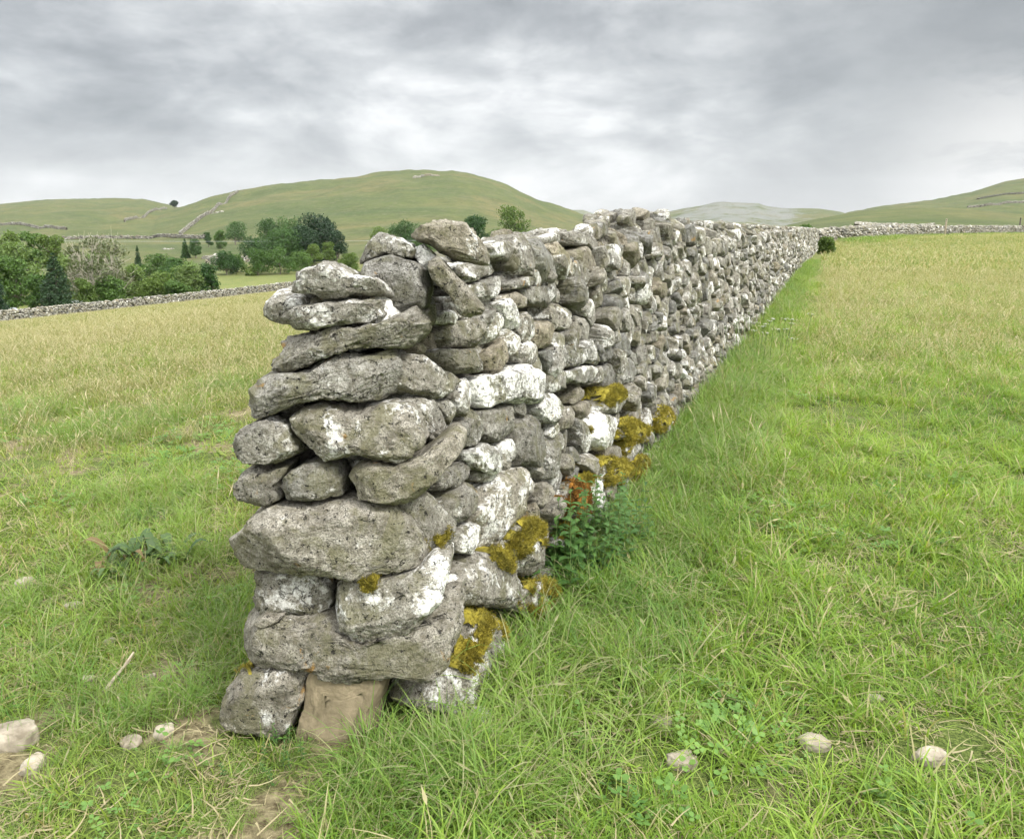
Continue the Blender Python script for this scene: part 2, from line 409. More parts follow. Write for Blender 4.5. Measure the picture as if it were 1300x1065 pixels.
# (face, front, back, setback, (warmth, lichen, brightness), outline in the photograph, note)
E_, S_ = 'E', 'S'
TR = [
 (E_, .07, .30, .00, (.35, .45, .55), [(368,345),(400,339),(404,334),(412,328),(430,336),(450,348),(475,352),(495,362),(507,373),(497,378),(470,375),(448,378),(410,382),(395,375),(370,371),(372,360)], 'thin tilted slab on top of the wall end'),
 (E_, .08, .30, .00, (.35, .55, .62), [(349,402),(357,395),(380,388),(405,384),(440,382),(470,378),(488,380),(494,390),(486,405),(465,410),(440,414),(415,419),(390,422),(375,419),(355,412)], 'pale lichen-covered slab near the top'),
 (E_, .07, .30, .00, (.30, .40, .60), [(340,458),(347,437),(370,426),(405,424),(450,415),(490,406),(505,398),(524,389),(540,395),(545,405),(541,420),(530,433),(520,440),(512,447),(498,440),(470,441),(440,444),(415,452),(395,462),(375,473),(348,470)], None),
 (E_, .08, .30, .00, (.15, .25, .62), [(309,515),(312,498),(330,478),(343,472),(375,472),(420,455),(440,449),(470,450),(497,440),(505,450),(510,498),(500,505),(480,511),(455,513),(430,507),(400,508),(375,514),(350,525),(320,535),(311,530)], 'long grey slab sloping up to the right'),
 (E_, .08, .28, .00, (.25, .50, .60), [(296,552),(310,540),(335,530),(352,526),(368,535),(385,560),(388,574),(365,584),(340,591),(315,588),(300,570)], None),
 (E_, .09, .28, -.01, (.45, .58, .58), [(369,530),(385,518),(410,512),(450,517),(475,514),(500,510),(525,516),(537,540),(541,560),(525,575),(510,587),(480,585),(455,574),(430,578),(410,584),(395,572),(375,550)], 'stone with white and orange lichen rosettes and black pits'),
 (E_, .07, .28, .01, (.40, .20, .52), [(295,615),(305,598),(320,588),(350,591),(370,587),(365,600),(356,617),(362,632),(340,642),(315,640),(300,628)], None),
 (E_, .07, .28, .00, (.25, .25, .50), [(355,618),(365,600),(385,588),(405,582),(430,588),(440,610),(438,630),(415,632),(385,638),(365,630)], None),
 (E_, .09, .30, -.01, (.65, .20, .62), [(440,606),(450,590),(470,583),(500,588),(540,573),(575,546),(590,556),(588,572),(560,605),(530,635),(500,643),(470,642),(450,630)], 'smooth tan stone wedged across the corner'),
 (E_, .09, .32, -.01, (.55, .22, .66), [(292,690),(296,668),(310,650),(340,642),(380,640),(410,636),(450,634),(500,645),(520,660),(535,680),(544,700),(543,718),(525,725),(490,724),(448,731),(420,723),(380,727),(350,722),(310,722),(293,708)], 'largest stone of the wall end, a cracked buff block'),
 (E_, .05, .28, .03, (.40, .62, .50), [(320,722),(345,720),(420,722),(425,745),(422,770),(405,785),(375,778),(340,781),(322,775)], None),
 (E_, .09, .30, .00, (.35, .60, .55), [(424,755),(430,732),(470,726),(525,722),(555,700),(572,712),(568,745),(552,770),(525,800),(503,820),(480,822),(455,812),(435,792),(423,775)], 'rough pitted conglomerate block'),
 (E_, .07, .30, .00, (.50, .25, .60), [(298,815),(305,795),(322,780),(345,783),(385,779),(425,781),(450,800),(480,812),(505,812),(535,790),(565,757),(590,750),(592,775),(580,815),(566,850),(540,861),(500,851),(480,853),(440,861),(400,846),(365,843),(340,846),(300,833)], 'long wavy slab near the foot'),
 (E_, .03, .10, -.03, (.50, .30, .62), [(320,790),(335,777),(362,781),(350,792),(325,797)], 'thin chip of stone'),
 (E_, .08, .28, .00, (.50, .40, .50), [(278,905),(282,885),(300,855),(320,843),(345,843),(375,838),(395,843),(390,880),(380,920),(355,936),(320,932),(285,924)], None),
 (E_, .06, .26, -.012, (1.25, -.6, .86), [(376,935),(388,885),(393,843),(430,850),(480,848),(492,862),(482,905),(474,965),(410,968)], 'smooth tan sandstone block at the foot'),
 (E_, .05, .15, .00, (.55, .25, .55), [(352,948),(372,930),(395,942),(410,968),(362,970)], None),
 (S_, .10, .25, -.02, (.45, .65, .62), [(556,905),(566,860),(580,815),(592,775),(615,770),(645,790),(650,820),(642,850),(618,885),(590,910)], 'mossy boulder at the foot of the corner'),
 (E_, .06, .30, .11, (.15, .30, .36), [(448,348),(465,330),(500,321),(525,326),(541,340),(546,365),(540,392),(515,402),(490,405),(470,390),(452,370)], 'big smooth dark boulder behind the top slab'),
 (E_, .06, .25, .17, (.25, .65, .60), [(450,336),(460,315),(480,294),(500,297),(520,305),(532,320),(524,330),(490,326),(470,330)], None),
 (E_, .05, .18, .20, (.15, .85, .68), [(520,318),(538,308),(557,325),(554,344),(540,344),(528,332)], None),
 (E_, .09, .28, .20, (.70, .50, .55), [(521,298),(535,290),(550,280),(570,277),(595,283),(608,300),(622,320),(620,336),(600,334),(575,329),(555,320),(540,308),(525,304)], 'rounded brown boulder perched highest on the wall'),
 (E_, .07, .20, .10, (.60, .35, .60), [(542,332),(555,324),(580,350),(600,370),(616,390),(613,400),(596,404),(580,399),(564,372),(546,352)], 'long brown slab lying at a steep slant'),
 (S_, .05, .2, .05, (.35, .65, .62), [(566,342),(590,331),(620,335),(630,345),(608,354),(590,360),(575,352)], None),
 (S_, .05, .2, .03, (.25, .70, .62), [(592,363),(610,355),(632,350),(637,370),(622,383),(605,382),(596,372)], None),
 (S_, .05, .2, .03, (.25, .85, .70), [(544,402),(555,393),(575,394),(581,405),(571,415),(550,411)], None),
 (S_, .05, .2, .02, (.45, .40, .55), [(558,420),(575,407),(600,405),(610,396),(618,405),(612,422),(619,440),(600,444),(570,442),(560,432)], None),
 (S_, .04, .2, .01, (.30, .75, .68), [(612,420),(620,405),(634,394),(639,408),(630,424),(618,439)], None),
 (S_, .05, .2, .01, (.15, .80, .68), [(628,385),(642,377),(654,392),(659,415),(646,422),(636,405)], None),
 (S_, .06, .2, .01, (.40, .50, .55), [(543,450),(560,441),(600,443),(613,455),(609,473),(580,475),(562,464)], None),
 (S_, .07, .2, -.01, (.45, .55, .60), [(508,462),(515,446),(528,446),(545,460),(575,473),(583,486),(572,502),(545,508),(525,502),(511,492)], None),
 (S_, .05, .2, -.01, (.30, .80, .68), [(572,500),(583,482),(592,478),(594,510),(588,532),(578,522)], None),
 (S_, .06, .2, .00, (.30, .60, .60), [(508,506),(520,498),(540,504),(558,528),(569,552),(556,565),(538,556),(520,524)], None),
 (S_, .05, .2, .00, (.25, .60, .62), [(540,508),(563,504),(579,522),(570,542),(558,534)], None),
 (S_, .03, .12, .02, (.90, .10, .50), [(513,440),(528,432),(544,444),(541,452),(525,449)], 'small brown cobble'),
 (S_, .07, .2, -.02, (.10, .95, .72), [(604,484),(640,470),(668,461),(690,472),(692,512),(670,517),(645,509),(620,517),(602,503)], 'block streaked white with lichen'),
 (S_, .05, .2, .00, (.20, .35, .50), [(608,522),(640,512),(656,514),(656,540),(632,564),(612,552)], None),
 (S_, .05, .2, .00, (.20, .55, .52), [(573,542),(598,517),(611,530),(613,550),(598,572),(580,562)], None),
 (S_, .06, .18, -.02, (.10, .85, .72), [(592,574),(610,560),(632,569),(638,590),(622,604),(600,594)], 'round stone capped with white lichen'),
 (S_, .04, .18, .00, (.25, .70, .62), [(634,563),(645,553),(653,565),(651,586),(639,590)], None),
 (S_, .06, .2, -.01, (.30, .30, .42), [(650,537),(670,521),(686,540),(696,575),(682,594),(660,592),(651,572)], None),
 (S_, .06, .2, -.01, (.12, .85, .70), [(678,518),(688,500),(702,499),(714,520),(711,536),(692,539)], None),
 (S_, .06, .2, .00, (.45, .55, .62), [(560,642),(575,622),(590,609),(604,612),(605,636),(596,657),(575,668),(564,657)], None),
 (S_, .06, .2, .00, (.35, .40, .55), [(518,636),(540,620),(560,634),(573,660),(570,692),(552,710),(538,694),(524,664)], None),
 (S_, .06, .22, -.02, (.50, .62, .68), [(604,702),(607,640),(622,612),(640,595),(668,591),(675,605),(667,640),(652,670),(641,692),(620,702)], 'tall pale flat-faced block set upright'),
 (S_, .05, .2, .00, (.35, .60, .58), [(572,675),(595,659),(609,661),(610,690),(598,708),(578,700)], None),
 (S_, .08, .22, -.03, (.40, .50, .52), [(578,748),(584,720),(608,700),(635,697),(653,714),(660,745),(652,770),(610,776),(590,774)], 'broad rounded stone near the foot of the side'),
 (S_, .03, .1, -.02, (.30, .80, .75), [(568,744),(577,725),(583,738),(576,749)], None),
 (S_, .07, .2, -.05, (.35, .65, .60), [(638,694),(653,665),(675,655),(691,675),(692,702),(674,732),(655,724),(644,708)], None),
 (S_, .06, .2, -.06, (.35, .60, .55), [(657,770),(664,745),(685,735),(703,750),(698,776),(675,782)], None),
 (S_, .05, .2, .02, (.30, .40, .52), [(548,602),(570,590),(592,582),(592,602),(577,622),(555,624)], None),
 (S_, .05, .2, .01, (.30, .70, .62), [(615,314),(630,305),(646,302),(649,318),(641,332),(622,328)], None),
 (S_, .06, .25, .02, (.35, .50, .55), [(640,312),(650,298),(664,296),(671,315),(679,337),(676,352),(655,352),(645,337)], None),
 (S_, .06, .25, .01, (.10, .30, .48), [(667,305),(680,301),(693,320),(706,340),(702,360),(686,360),(675,342)], 'smooth dark grey upright cope stone'),
 (S_, .05, .22, .00, (.95, .30, .72), [(694,316),(705,306),(716,320),(731,345),(722,352),(705,342)], 'yellow-brown upright cope stone'),
 (S_, .05, .22, .08, (.15, .50, .55), [(686,302),(697,294),(711,299),(709,310),(693,315)], None),
 (S_, .05, .22, .02, (.70, .20, .42), [(727,320),(740,311),(756,333),(753,347),(732,347)], None),
 (S_, .05, .22, .05, (.30, .45, .52), [(709,302),(725,291),(746,296),(759,310),(757,332),(742,313),(722,312)], None),
 (S_, .05, .2, .01, (.20, .35, .48), [(642,359),(668,350),(682,356),(668,365),(645,369)], None),
 (S_, .05, .2, .01, (.70, .55, .66), [(638,376),(655,367),(669,380),(663,392),(648,392)], None),
 (S_, .05, .2, .01, (.15, .40, .50), [(666,362),(685,364),(702,378),(692,390),(672,387),(660,372)], None),
 (S_, .05, .2, .01, (.85, .45, .68), [(614,455),(622,440),(636,424),(643,435),(643,460),(630,477),(618,473)], 'pinkish buff stone'),
 (S_, .05, .2, .01, (.45, .45, .52), [(650,402),(668,394),(681,425),(673,437),(660,434)], None),
 (S_, .05, .2, .01, (.30, .65, .60), [(646,446),(668,430),(685,440),(677,461),(658,465)], None),
 (S_, .06, .2, -.01, (.02, .05, .36), [(770,426),(790,421),(804,445),(797,453),(775,454)], 'blue-grey block without lichen'),
 (S_, .05, .2, .00, (.02, .15, .34), [(754,438),(769,431),(777,451),(762,462)], None),
 (S_, .05, .2, .00, (.02, .10, .45), [(757,469),(771,460),(781,470),(776,494),(764,492)], None),
 (S_, .05, .2, -.01, (.15, .45, .55), [(775,462),(796,452),(806,470),(801,487),(780,489)], None),
 (S_, .06, .2, .00, (.15, .60, .55), [(700,440),(735,436),(746,429),(758,440),(758,465),(735,461),(718,470),(708,458)], None),
 (S_, .05, .2, -.01, (.20, .65, .62), [(713,474),(738,463),(758,467),(756,482),(736,488),(722,484)], None),
 (S_, .07, .2, -.03, (.15, .90, .72), [(738,530),(758,518),(775,528),(783,550),(766,573),(748,562)], 'bright white lichened stone above the moss'),
 (S_, .06, .2, -.03, (.15, .90, .72), [(730,620),(746,598),(762,610),(760,640),(742,645)], None),
 (S_, .06, .2, -.03, (.15, .80, .66), [(782,572),(798,552),(812,560),(808,580),(792,590)], None),
 (S_, .05, .2, -.03, (.15, .90, .72), [(812,592),(822,574),(830,582),(828,602),(818,606)], None),
 (S_, .05, .2, .01, (.25, .60, .55), [(612,418),(600,404),(622,390),(634,395),(622,405)], None),
 (S_, .05, .2, .01, (.25, .75, .60), [(690,478),(706,466),(716,476),(714,498),(700,500),(692,492)], None),
 (S_, .05, .2, .01, (.30, .50, .52), [(600,596),(618,590),(634,594),(618,614),(600,612)], None),
]
def wall_top(t):
    return np.interp(t, [1.5, 2.4, 3.4, 3.9, 4.4, 5.0, 5.4, 6.4, 6.9, 8, 20, 60], [1.40, 1.42, 1.44, 1.46, 1.49, 1.56, 1.60, 1.60, 1.57, 1.545, 1.55, 1.58])
T0 = float(DW@np.array([-.24, 2.05, 0]))
WLEN = 60.
wall = empty('dry_stone_wall', (-.55, 2.4, 0), 'long grey dry stone wall with its rugged end facing the viewer, running away across the grass', 'stone wall')
WO = np.array([-.55, 2.4, 0])
def jit(tn, rng): return np.clip(np.array(tn)+np.array([.03, .04, 0])+rng.normal(0, .05, 3), -1, 1.3)
traced_side = []
parts = []
for k, (face, fr_, bk, sb, tn, pl, note) in enumerate(TR):
    rng = np.random.default_rng(100+k)
    frm = END if face == E_ else SIDE
    O, U, V, N = frm; O = O-N*sb
    poly = [to_plane(frm, x, y, sb) for x, y in pl]
    if face == S_: traced_side.append(np.array(poly))
    if 'tan sandstone' not in (note or ''): pc_ = np.array(poly); pc_c = pc_.mean(0); dd_ = pc_-pc_c; poly = pc_c+dd_*((1.03 if face == E_ else 1.0)-.006/np.maximum(np.linalg.norm(dd_, axis=1)[:, None], .02))
    xs = [p[0] for p in pl]; ys = [p[1] for p in pl]
    big = (max(xs)-min(xs))*(max(ys)-min(ys))
    lvl = 6 if big > 12000 else 5 if big > 1200 else 4
    eE = .40 if k == 14 else .5 if big > 5000 else None
    if note and note.startswith('smooth tan sand'): P, Fc = stone(poly, O, U, V, N, fr_, bk, lvl, .45, .36, 2, rng)
    else: P, Fc = stone(poly, O, U, V, N, fr_*(1.35 if face == E_ else .95), bk, lvl, 1.15 if 'smooth' not in (note or '') else .45, eE, 14 if big > 5000 else 10, rng)
    o = mesh_obj('stone', P-WO, Fc, M_TAN if note and 'tan sandstone' in note else M_STONE, wall, True, np.tile(jit(tn, rng), (len(P), 1)))
    if note: o['label'] = note
    parts.append((o, P.mean(0)))

# moss: grows over the skin of a stone where the mask says so, bristling with short shoots
def moss_on(o, P, Fc, fr, spots, mat, rng, thick=.016):
    nr = np.zeros_like(P); fn = np.cross(P[Fc[:, 1]]-P[Fc[:, 0]], P[Fc[:, 2]]-P[Fc[:, 0]])
    for a in range(3): np.add.at(nr, Fc[:, a], fn)
    nr /= np.linalg.norm(nr, axis=1)[:, None]+1e-12
    O, U, V, N = fr; u = (P-O)@U; v = (P-O)@V; m = np.full(len(P), -9.)
    for x, y, rp in spots:
        cu, cv = to_plane(fr, x, y, -.04); ru, _ = to_plane(fr, x+rp, y, -.04); rr = abs(ru-cu)*.9+.004; _, rv = to_plane(fr, x, y-rp, -.04); rv = abs(rv-cv)+.004
        m = np.maximum(m, 1-np.hypot((u-cu)/rr, (v-cv)/rv))
    nz = fbm(P*22+rng.uniform(0, 9, 3), 4, 2.3, .7)
    m = m-.12+.85*nz+.35*(nr[:, 2]-.2)+.15*np.minimum(0, nr@N)
    lift = -.004+thick*np.sqrt(np.clip(m, 0, .6)/.6)*(1+.5*fbm(P*90, 2))
    Q = P+nr*lift[:, None]+UP*np.clip(m, 0, 1)[:, None]*.003
    f = Fc[(m[Fc] > 0).all(1)]
    if len(f) < 8: return
    used = np.unique(f); mp = np.full(len(P), -1); mp[used] = np.arange(len(used))
    S = Soup(); S.add(Q[used], mp[f])
    cand = used[m[used] > .08]
    idx = rng.choice(cand, min(16000, 40*len(cand))) if len(cand) else used[:1]
    b = Q[idx]+rng.normal(0, .005, (len(idx), 3)); d = nr[idx]+UP*.5+rng.normal(0, .5, b.shape); d /= np.linalg.norm(d, axis=1)[:, None]
    h = rng.uniform(.005, .014, len(b))[:, None]; sd = np.cross(d, rng.normal(size=d.shape)); sd /= np.linalg.norm(sd, axis=1)[:, None]
    n = len(b); i = np.arange(n); S.add(np.concatenate([b-sd*.0013, b+sd*.0013, b+d*h]), np.stack([i, i+n, i+2*n], -1))
    return S.build('moss', mat, o, off=WO)
MOSS = {17: ([(592, 822, 17), (606, 800, 12), (585, 840, 11), (632, 803, 10), (603, 783, 12)], 0), 46: ([(636, 715, 13), (628, 704, 10)], 0),
 48: ([(668, 672, 24), (655, 690, 14)], 0), 49: ([(682, 755, 26)], 0), 14: ([(305, 850, 14)], 0), 43: ([(560, 690, 12)], 0), 70: ([(742, 556, 8)], 0),
 72: ([(795, 560, 12)], 0), 71: ([(742, 606, 10)], 0), 11: ([(470, 738, 5)], 0)}
EXTRA = [([(706,650),(712,622),(733,608),(749,628),(742,656),(722,668)], [(724, 640, 26)], 1), ([(752,606),(768,582),(792,588),(801,606),(780,616),(762,616)], [(775, 598, 28)], 0),
 ([(790,606),(806,580),(824,588),(823,608),(804,614)], [(808, 596, 22)], 0), ([(778,552),(795,530),(815,543),(820,562),(800,564)], [(798, 546, 26)], 0),
 ([(826,535),(838,514),(852,530),(843,552),(828,549)], [(838, 532, 18)], 0), ([(758,524),(767,498),(784,493),(793,508),(781,526)], [(774, 500, 15)], 0), ([(700,690),(712,668),(730,672),(734,694),(715,704)], [(715, 676, 12)], 0)]
for k, (pl, spots, col) in enumerate(EXTRA):
    rng = np.random.default_rng(400+k); O, U, V, N = SIDE; O2 = O+N*.045; poly = [to_plane(SIDE, x, y, -.045) for x, y in pl]
    P, Fc = stone(poly, O2, U, V, N, .06, .2, 5, 1.2, None, 8, rng); traced_side.append(np.array(poly))
    o = mesh_obj('stone', P-WO, Fc, M_STONE, wall, True, np.tile((.4, .6, .6), (len(P), 1))); o['label'] = 'stone overgrown with orange-brown moss' if col else 'stone overgrown with yellow moss'
    parts.append((o, P.mean(0))); moss_on(o, P, Fc, SIDE, spots, M_MOSSO if col else M_MOSS, rng, .02)
for k, (spots, col) in MOSS.items():
    o, c_ = parts[k]; me = o.data; P = np.empty(len(me.vertices)*3, np.float32); me.vertices.foreach_get('co', P); P = P.reshape(-1, 3).astype(float)+WO
    Fc = np.array([p.vertices[:] for p in me.polygons]); moss_on(o, P, Fc, END if TR[k][0] == E_ else SIDE, spots, M_MOSSO if col else M_MOSS, np.random.default_rng(k))

# Voronoi packing of a face strip
def clip(poly, m, d):
    out = []; n = len(poly)
    for i in range(n):
        A, B = poly[i], poly[(i+1) % n]; da = A@m-d; db = B@m-d
        if da <= 0: out.append(A)
        if (da < 0 < db) or (db < 0 < da): out.append(A+(B-A)*(da/(da-db)))
    return out
def pack(t0, t1, zfun0, zfun1, mean, rng, avoid=()):
    """jittered courses of points, then the cell of each point"""
    pts = []; z = 0.
    ncs = 400
    row = 0
    zlo = -.1; zmax = 1.7
    while zlo < zmax:
        hh = rng.uniform(.5, 1.4)*mean*.82; t = t0-rng.uniform(0, mean)
        while t < t1+mean:
            w = rng.lognormal(0, .48)*mean*1.55; pts.append((t+w/2, zlo+hh/2+rng.normal(0, .2)*hh)); t += w
        zlo += hh; row += 1
    pts = np.array(pts)
    keep = (pts[:, 1] > zfun0(pts[:, 0])-.04) & (pts[:, 1] < zfun1(pts[:, 0])) & (pts[:, 0] > t0-.02) & (pts[:, 0] < t1)
    pts = pts[keep]; order = np.argsort(pts[:, 0]); pts = pts[order]; cells = []
    sx = 1.0
    for i, p in enumerate(pts):
        lo = np.searchsorted(pts[:, 0], p[0]-mean*3.2); hi = np.searchsorted(pts[:, 0], p[0]+mean*3.2)
        nb = pts[lo:hi]; dd = np.hypot(*(nb-p).T); o = np.argsort(dd)[1:15]
        ext = mean*1.1
        poly = [p+np.array(v)*ext for v in ((-1.2, -.8), (1.2, -.8), (1.2, .8), (-1.2, .8))]
        for j in o:
            if dd[j] > 3.2*mean: break
            q = nb[j]; m = (q-p)/dd[j]; poly = clip(poly, m, m@(p+q)/2)
            if len(poly) < 3: break
        if len(poly) >= 3: cells.append((p, np.array(poly)))
    return cells
def inside(pt, poly):
    x, y = pt; r = False; n = len(poly)
    for i in range(n):
        (x1, y1), (x2, y2) = poly[i], poly[(i+1) % n]
        if (y1 > y) != (y2 > y) and x < (x2-x1)*(y-y1)/(y2-y1)+x1: r = not r
    return r
def tint_rand(rng, t=0.):
    r = rng.random()
    if r < .10: return (rng.uniform(.0, .1), rng.uniform(.0, .25), rng.uniform(.30, .45))
    if r < .20: return (rng.uniform(.7, 1.), rng.uniform(.1, .5), rng.uniform(.40, .62))
    return (rng.uniform(.15, .55), rng.uniform(.25, .78), rng.uniform(.42, .74))
rest = Soup(); rngp = np.random.default_rng(5); extra = []
g_at = lambda t: np.interp(t, np.linspace(0, 62, 40), [gz(*(NW*-1.014+DW*tt)[:2]) for tt in np.linspace(0, 62, 40)])
O, U, V, N = SIDE
for (ta, tb, mean) in ((T0+.14, 3.0, .085), (3.0, 6.5, .105), (6.5, 13, .135), (13, 27, .165), (27, WLEN, .21)):
    for p, poly in pack(ta, tb, lambda t: g_at(t), lambda t: wall_top(t)-.12, mean, rngp):
        hit = any(inside(p, q) for q in traced_side); near = ta < 3.
        if hit: continue
        c = poly.mean(0); ar = math.sqrt(max(1e-6, np.ptp(poly[:, 0])*np.ptp(poly[:, 1])))
        poly = c+(poly-c)*(1.0-(.020 if p[0] < 6.5 else .030)/max(ar, .05))
        bump_ = rngp.uniform(.035, .095)*min(1.3, ar/.11)
        sb = rngp.normal(.014, .022)+(.06 if near and p[0] < 2.7 else 0)
        a = rngp.normal(0, .22); ca, sa = math.cos(a), math.sin(a)
        Nt = N+U*rngp.normal(0, .12)+V*rngp.normal(0, .12); Nt /= np.linalg.norm(Nt)
        lvl = 4 if ta < 4 and p[0] < 4.6 else 3 if p[0] < 13 else 2
        P, Fc = stone(poly, O-N*sb, U, V, Nt, bump_, .14, lvl, 1.2, None, 8, rngp)
        tn = tint_rand(rngp)
        if tb == 6.5 and len(extra) < 400 and p[0] < 4.6: extra.append((ar, P, Fc, tn))
        else: rest.add(P, Fc, np.tile(tn, (len(P), 1)))
# coping: stones set on edge across the top, leaning
def cope(t0, t1, rng, lvlf):
    t = t0; out = []
    while t < t1:
        th = rng.uniform(.07, .19)*(1 if t < 15 else 1.3); hh = rng.uniform(.15, .27); wid = rng.uniform(.30, .46)
        top = wall_top(t+th/2); cz = top-.125+rng.normal(0, .022)
        ctr = NW*(-1.014-.12*cz-.19+rng.normal(0, .02))+DW*(t+th/2)+UP*cz
        lean = rng.normal(.25, .28); Wd = DW*math.cos(lean)+UP*math.sin(lean); Vd = UP*math.cos(lean)-DW*math.sin(lean)
        yaw = rng.normal(0, .15); Ud = NW*math.cos(yaw)+DW*math.sin(yaw)
        Wd = np.cross(Ud, Vd); Wd /= np.linalg.norm(Wd)
        n = rng.integers(6, 9); ang = np.sort(rng.uniform(0, 2*PI, n)+0); ang = np.linspace(0, 2*PI, n, endpoint=False)+rng.normal(0, .2, n)
        poly = np.stack([np.cos(ang)*wid/2*rng.uniform(.8, 1.1, n), np.sin(ang)*hh/2*rng.uniform(.8, 1.15, n)], -1)
        P, Fc = stone(poly, ctr, Ud, Vd, Wd, th/2, th/2, lvlf(t), 1.6, .6, 6, rng); out.append((P, Fc, tint_rand(rng)))
        t += th*.93
    return out
for P, Fc, tn in cope(3.15, WLEN, rngp, lambda t: 4 if t < 5.2 else 3 if t < 12 else 2): rest.add(P, Fc, np.tile((tn[0], tn[1]*.75, tn[2]*.88), (len(P), 1)))
# low jumble on the top course between the near cope stones and along the ridge
for _ in range(420):
    t = T0+.1+rngp.uniform(0, 1)**1.6*(WLEN-3); s = rngp.uniform(.04, .085)
    cz = wall_top(t)-.14 if t < 3.2 else wall_top(t)+.0
    ctr = NW*(-1.014-.12*cz-rngp.uniform(.06, .34))+DW*t+UP*cz
    ang = np.linspace(0, 2*PI, 7, endpoint=False)+rngp.normal(0, .2, 7)
    poly = np.stack([np.cos(ang)*s*1.3, np.sin(ang)*s*.8], -1)*rngp.uniform(.8, 1.15, (7, 1))
    P, Fc = stone(poly, ctr, DW, UP, NW, s, s, 3 if t < 8 else 2, 1.5, .6, 6, rngp); rest.add(P, Fc, np.tile(tint_rand(rngp), (len(P), 1)))
# far face of the wall, seen from a step to the left
nL = -NW+np.array([0, 0, .12]); nL /= np.linalg.norm(nL); VL = np.cross(nL, -DW); VL = VL if VL[2] > 0 else -VL; VL /= np.linalg.norm(VL)
OL = NW*(-1.014-.60)
for (ta, tb, mean) in ((1.98, 8, .15), (8, 30, .2)):
    for p, poly in pack(ta, tb, lambda t: g_at(t)*0, lambda t: wall_top(t)-.12, mean, rngp):
        if p[0] < 2.2+.35*max(0, p[1]-.6): continue
        c = poly.mean(0); poly = c+(poly-c)*.93
        P, Fc = stone(poly, OL, DW, VL, nL, rngp.uniform(.02, .05), .12, 3 if tb == 8 else 2, 1.5, None, 5, rngp); rest.add(P, Fc, np.tile(tint_rand(rngp), (len(P), 1)))
# small pinning stones in the joints of the end face
for k in range(55):
    x = rngp.uniform(305, 520); y = rngp.uniform(395, 900); lx = np.interp(y, [350, 500, 650, 920], [385, 325, 305, 300])
    if x < lx+34: continue
    u, v = to_plane(END, x, y, .10); s = rngp.uniform(.025, .05); ang = np.linspace(0, 2*PI, 6, endpoint=False)
    poly = np.stack([u+np.cos(ang)*s*1.3, v+np.sin(ang)*s*.8], -1)
    O2, U2, V2, N2 = END
    P, Fc = stone(poly, O2-N2*.12, U2, V2, N2, s*.9, .1, 3, 1.5, .6, 6, rngp); rest.add(P, Fc, np.tile(tint_rand(rngp), (len(P), 1)))
extra.sort(key=lambda q: -q[0]); nfree = 98-len(TR)-len(EXTRA)
for k, (ar, P, Fc, tn) in enumerate(extra):
    if k < nfree: mesh_obj('stone', P-WO, Fc, M_STONE, wall, True, np.tile(tn, (len(P), 1)))
    else: rest.add(P, Fc, np.tile(tn, (len(P), 1)))
fr0 = [(V_, F_, A_) for V_, F_, A_ in zip(rest.V, rest.F, rest.A)]
o = rest.build('packed_stones', M_STONE, wall, True, off=WO)
fl_ = np.concatenate([np.full(len(F_), len(V_) > 2000) for V_, F_, A_ in fr0]); o.data.polygons.foreach_set('use_smooth', fl_); tag(o, kind='stuff')
# heart of the wall: tightly packed rubble behind the faces
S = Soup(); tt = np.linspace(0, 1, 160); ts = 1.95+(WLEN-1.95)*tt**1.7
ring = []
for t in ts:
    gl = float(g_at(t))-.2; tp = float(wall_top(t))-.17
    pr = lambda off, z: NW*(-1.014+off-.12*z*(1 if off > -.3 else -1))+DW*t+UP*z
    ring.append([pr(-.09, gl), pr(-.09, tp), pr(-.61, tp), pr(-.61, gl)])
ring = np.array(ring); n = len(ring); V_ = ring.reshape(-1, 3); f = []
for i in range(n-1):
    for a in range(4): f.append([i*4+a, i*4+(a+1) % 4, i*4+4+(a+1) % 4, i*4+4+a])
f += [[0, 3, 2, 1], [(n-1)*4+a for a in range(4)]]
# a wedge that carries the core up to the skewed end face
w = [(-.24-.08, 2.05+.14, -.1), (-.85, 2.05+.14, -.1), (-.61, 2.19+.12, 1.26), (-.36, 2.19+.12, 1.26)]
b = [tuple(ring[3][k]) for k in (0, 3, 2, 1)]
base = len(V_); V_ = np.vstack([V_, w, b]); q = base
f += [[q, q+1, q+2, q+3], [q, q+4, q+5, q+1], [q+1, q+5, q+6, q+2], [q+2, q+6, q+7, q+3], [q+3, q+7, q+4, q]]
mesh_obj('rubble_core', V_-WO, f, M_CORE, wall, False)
print('wall done')
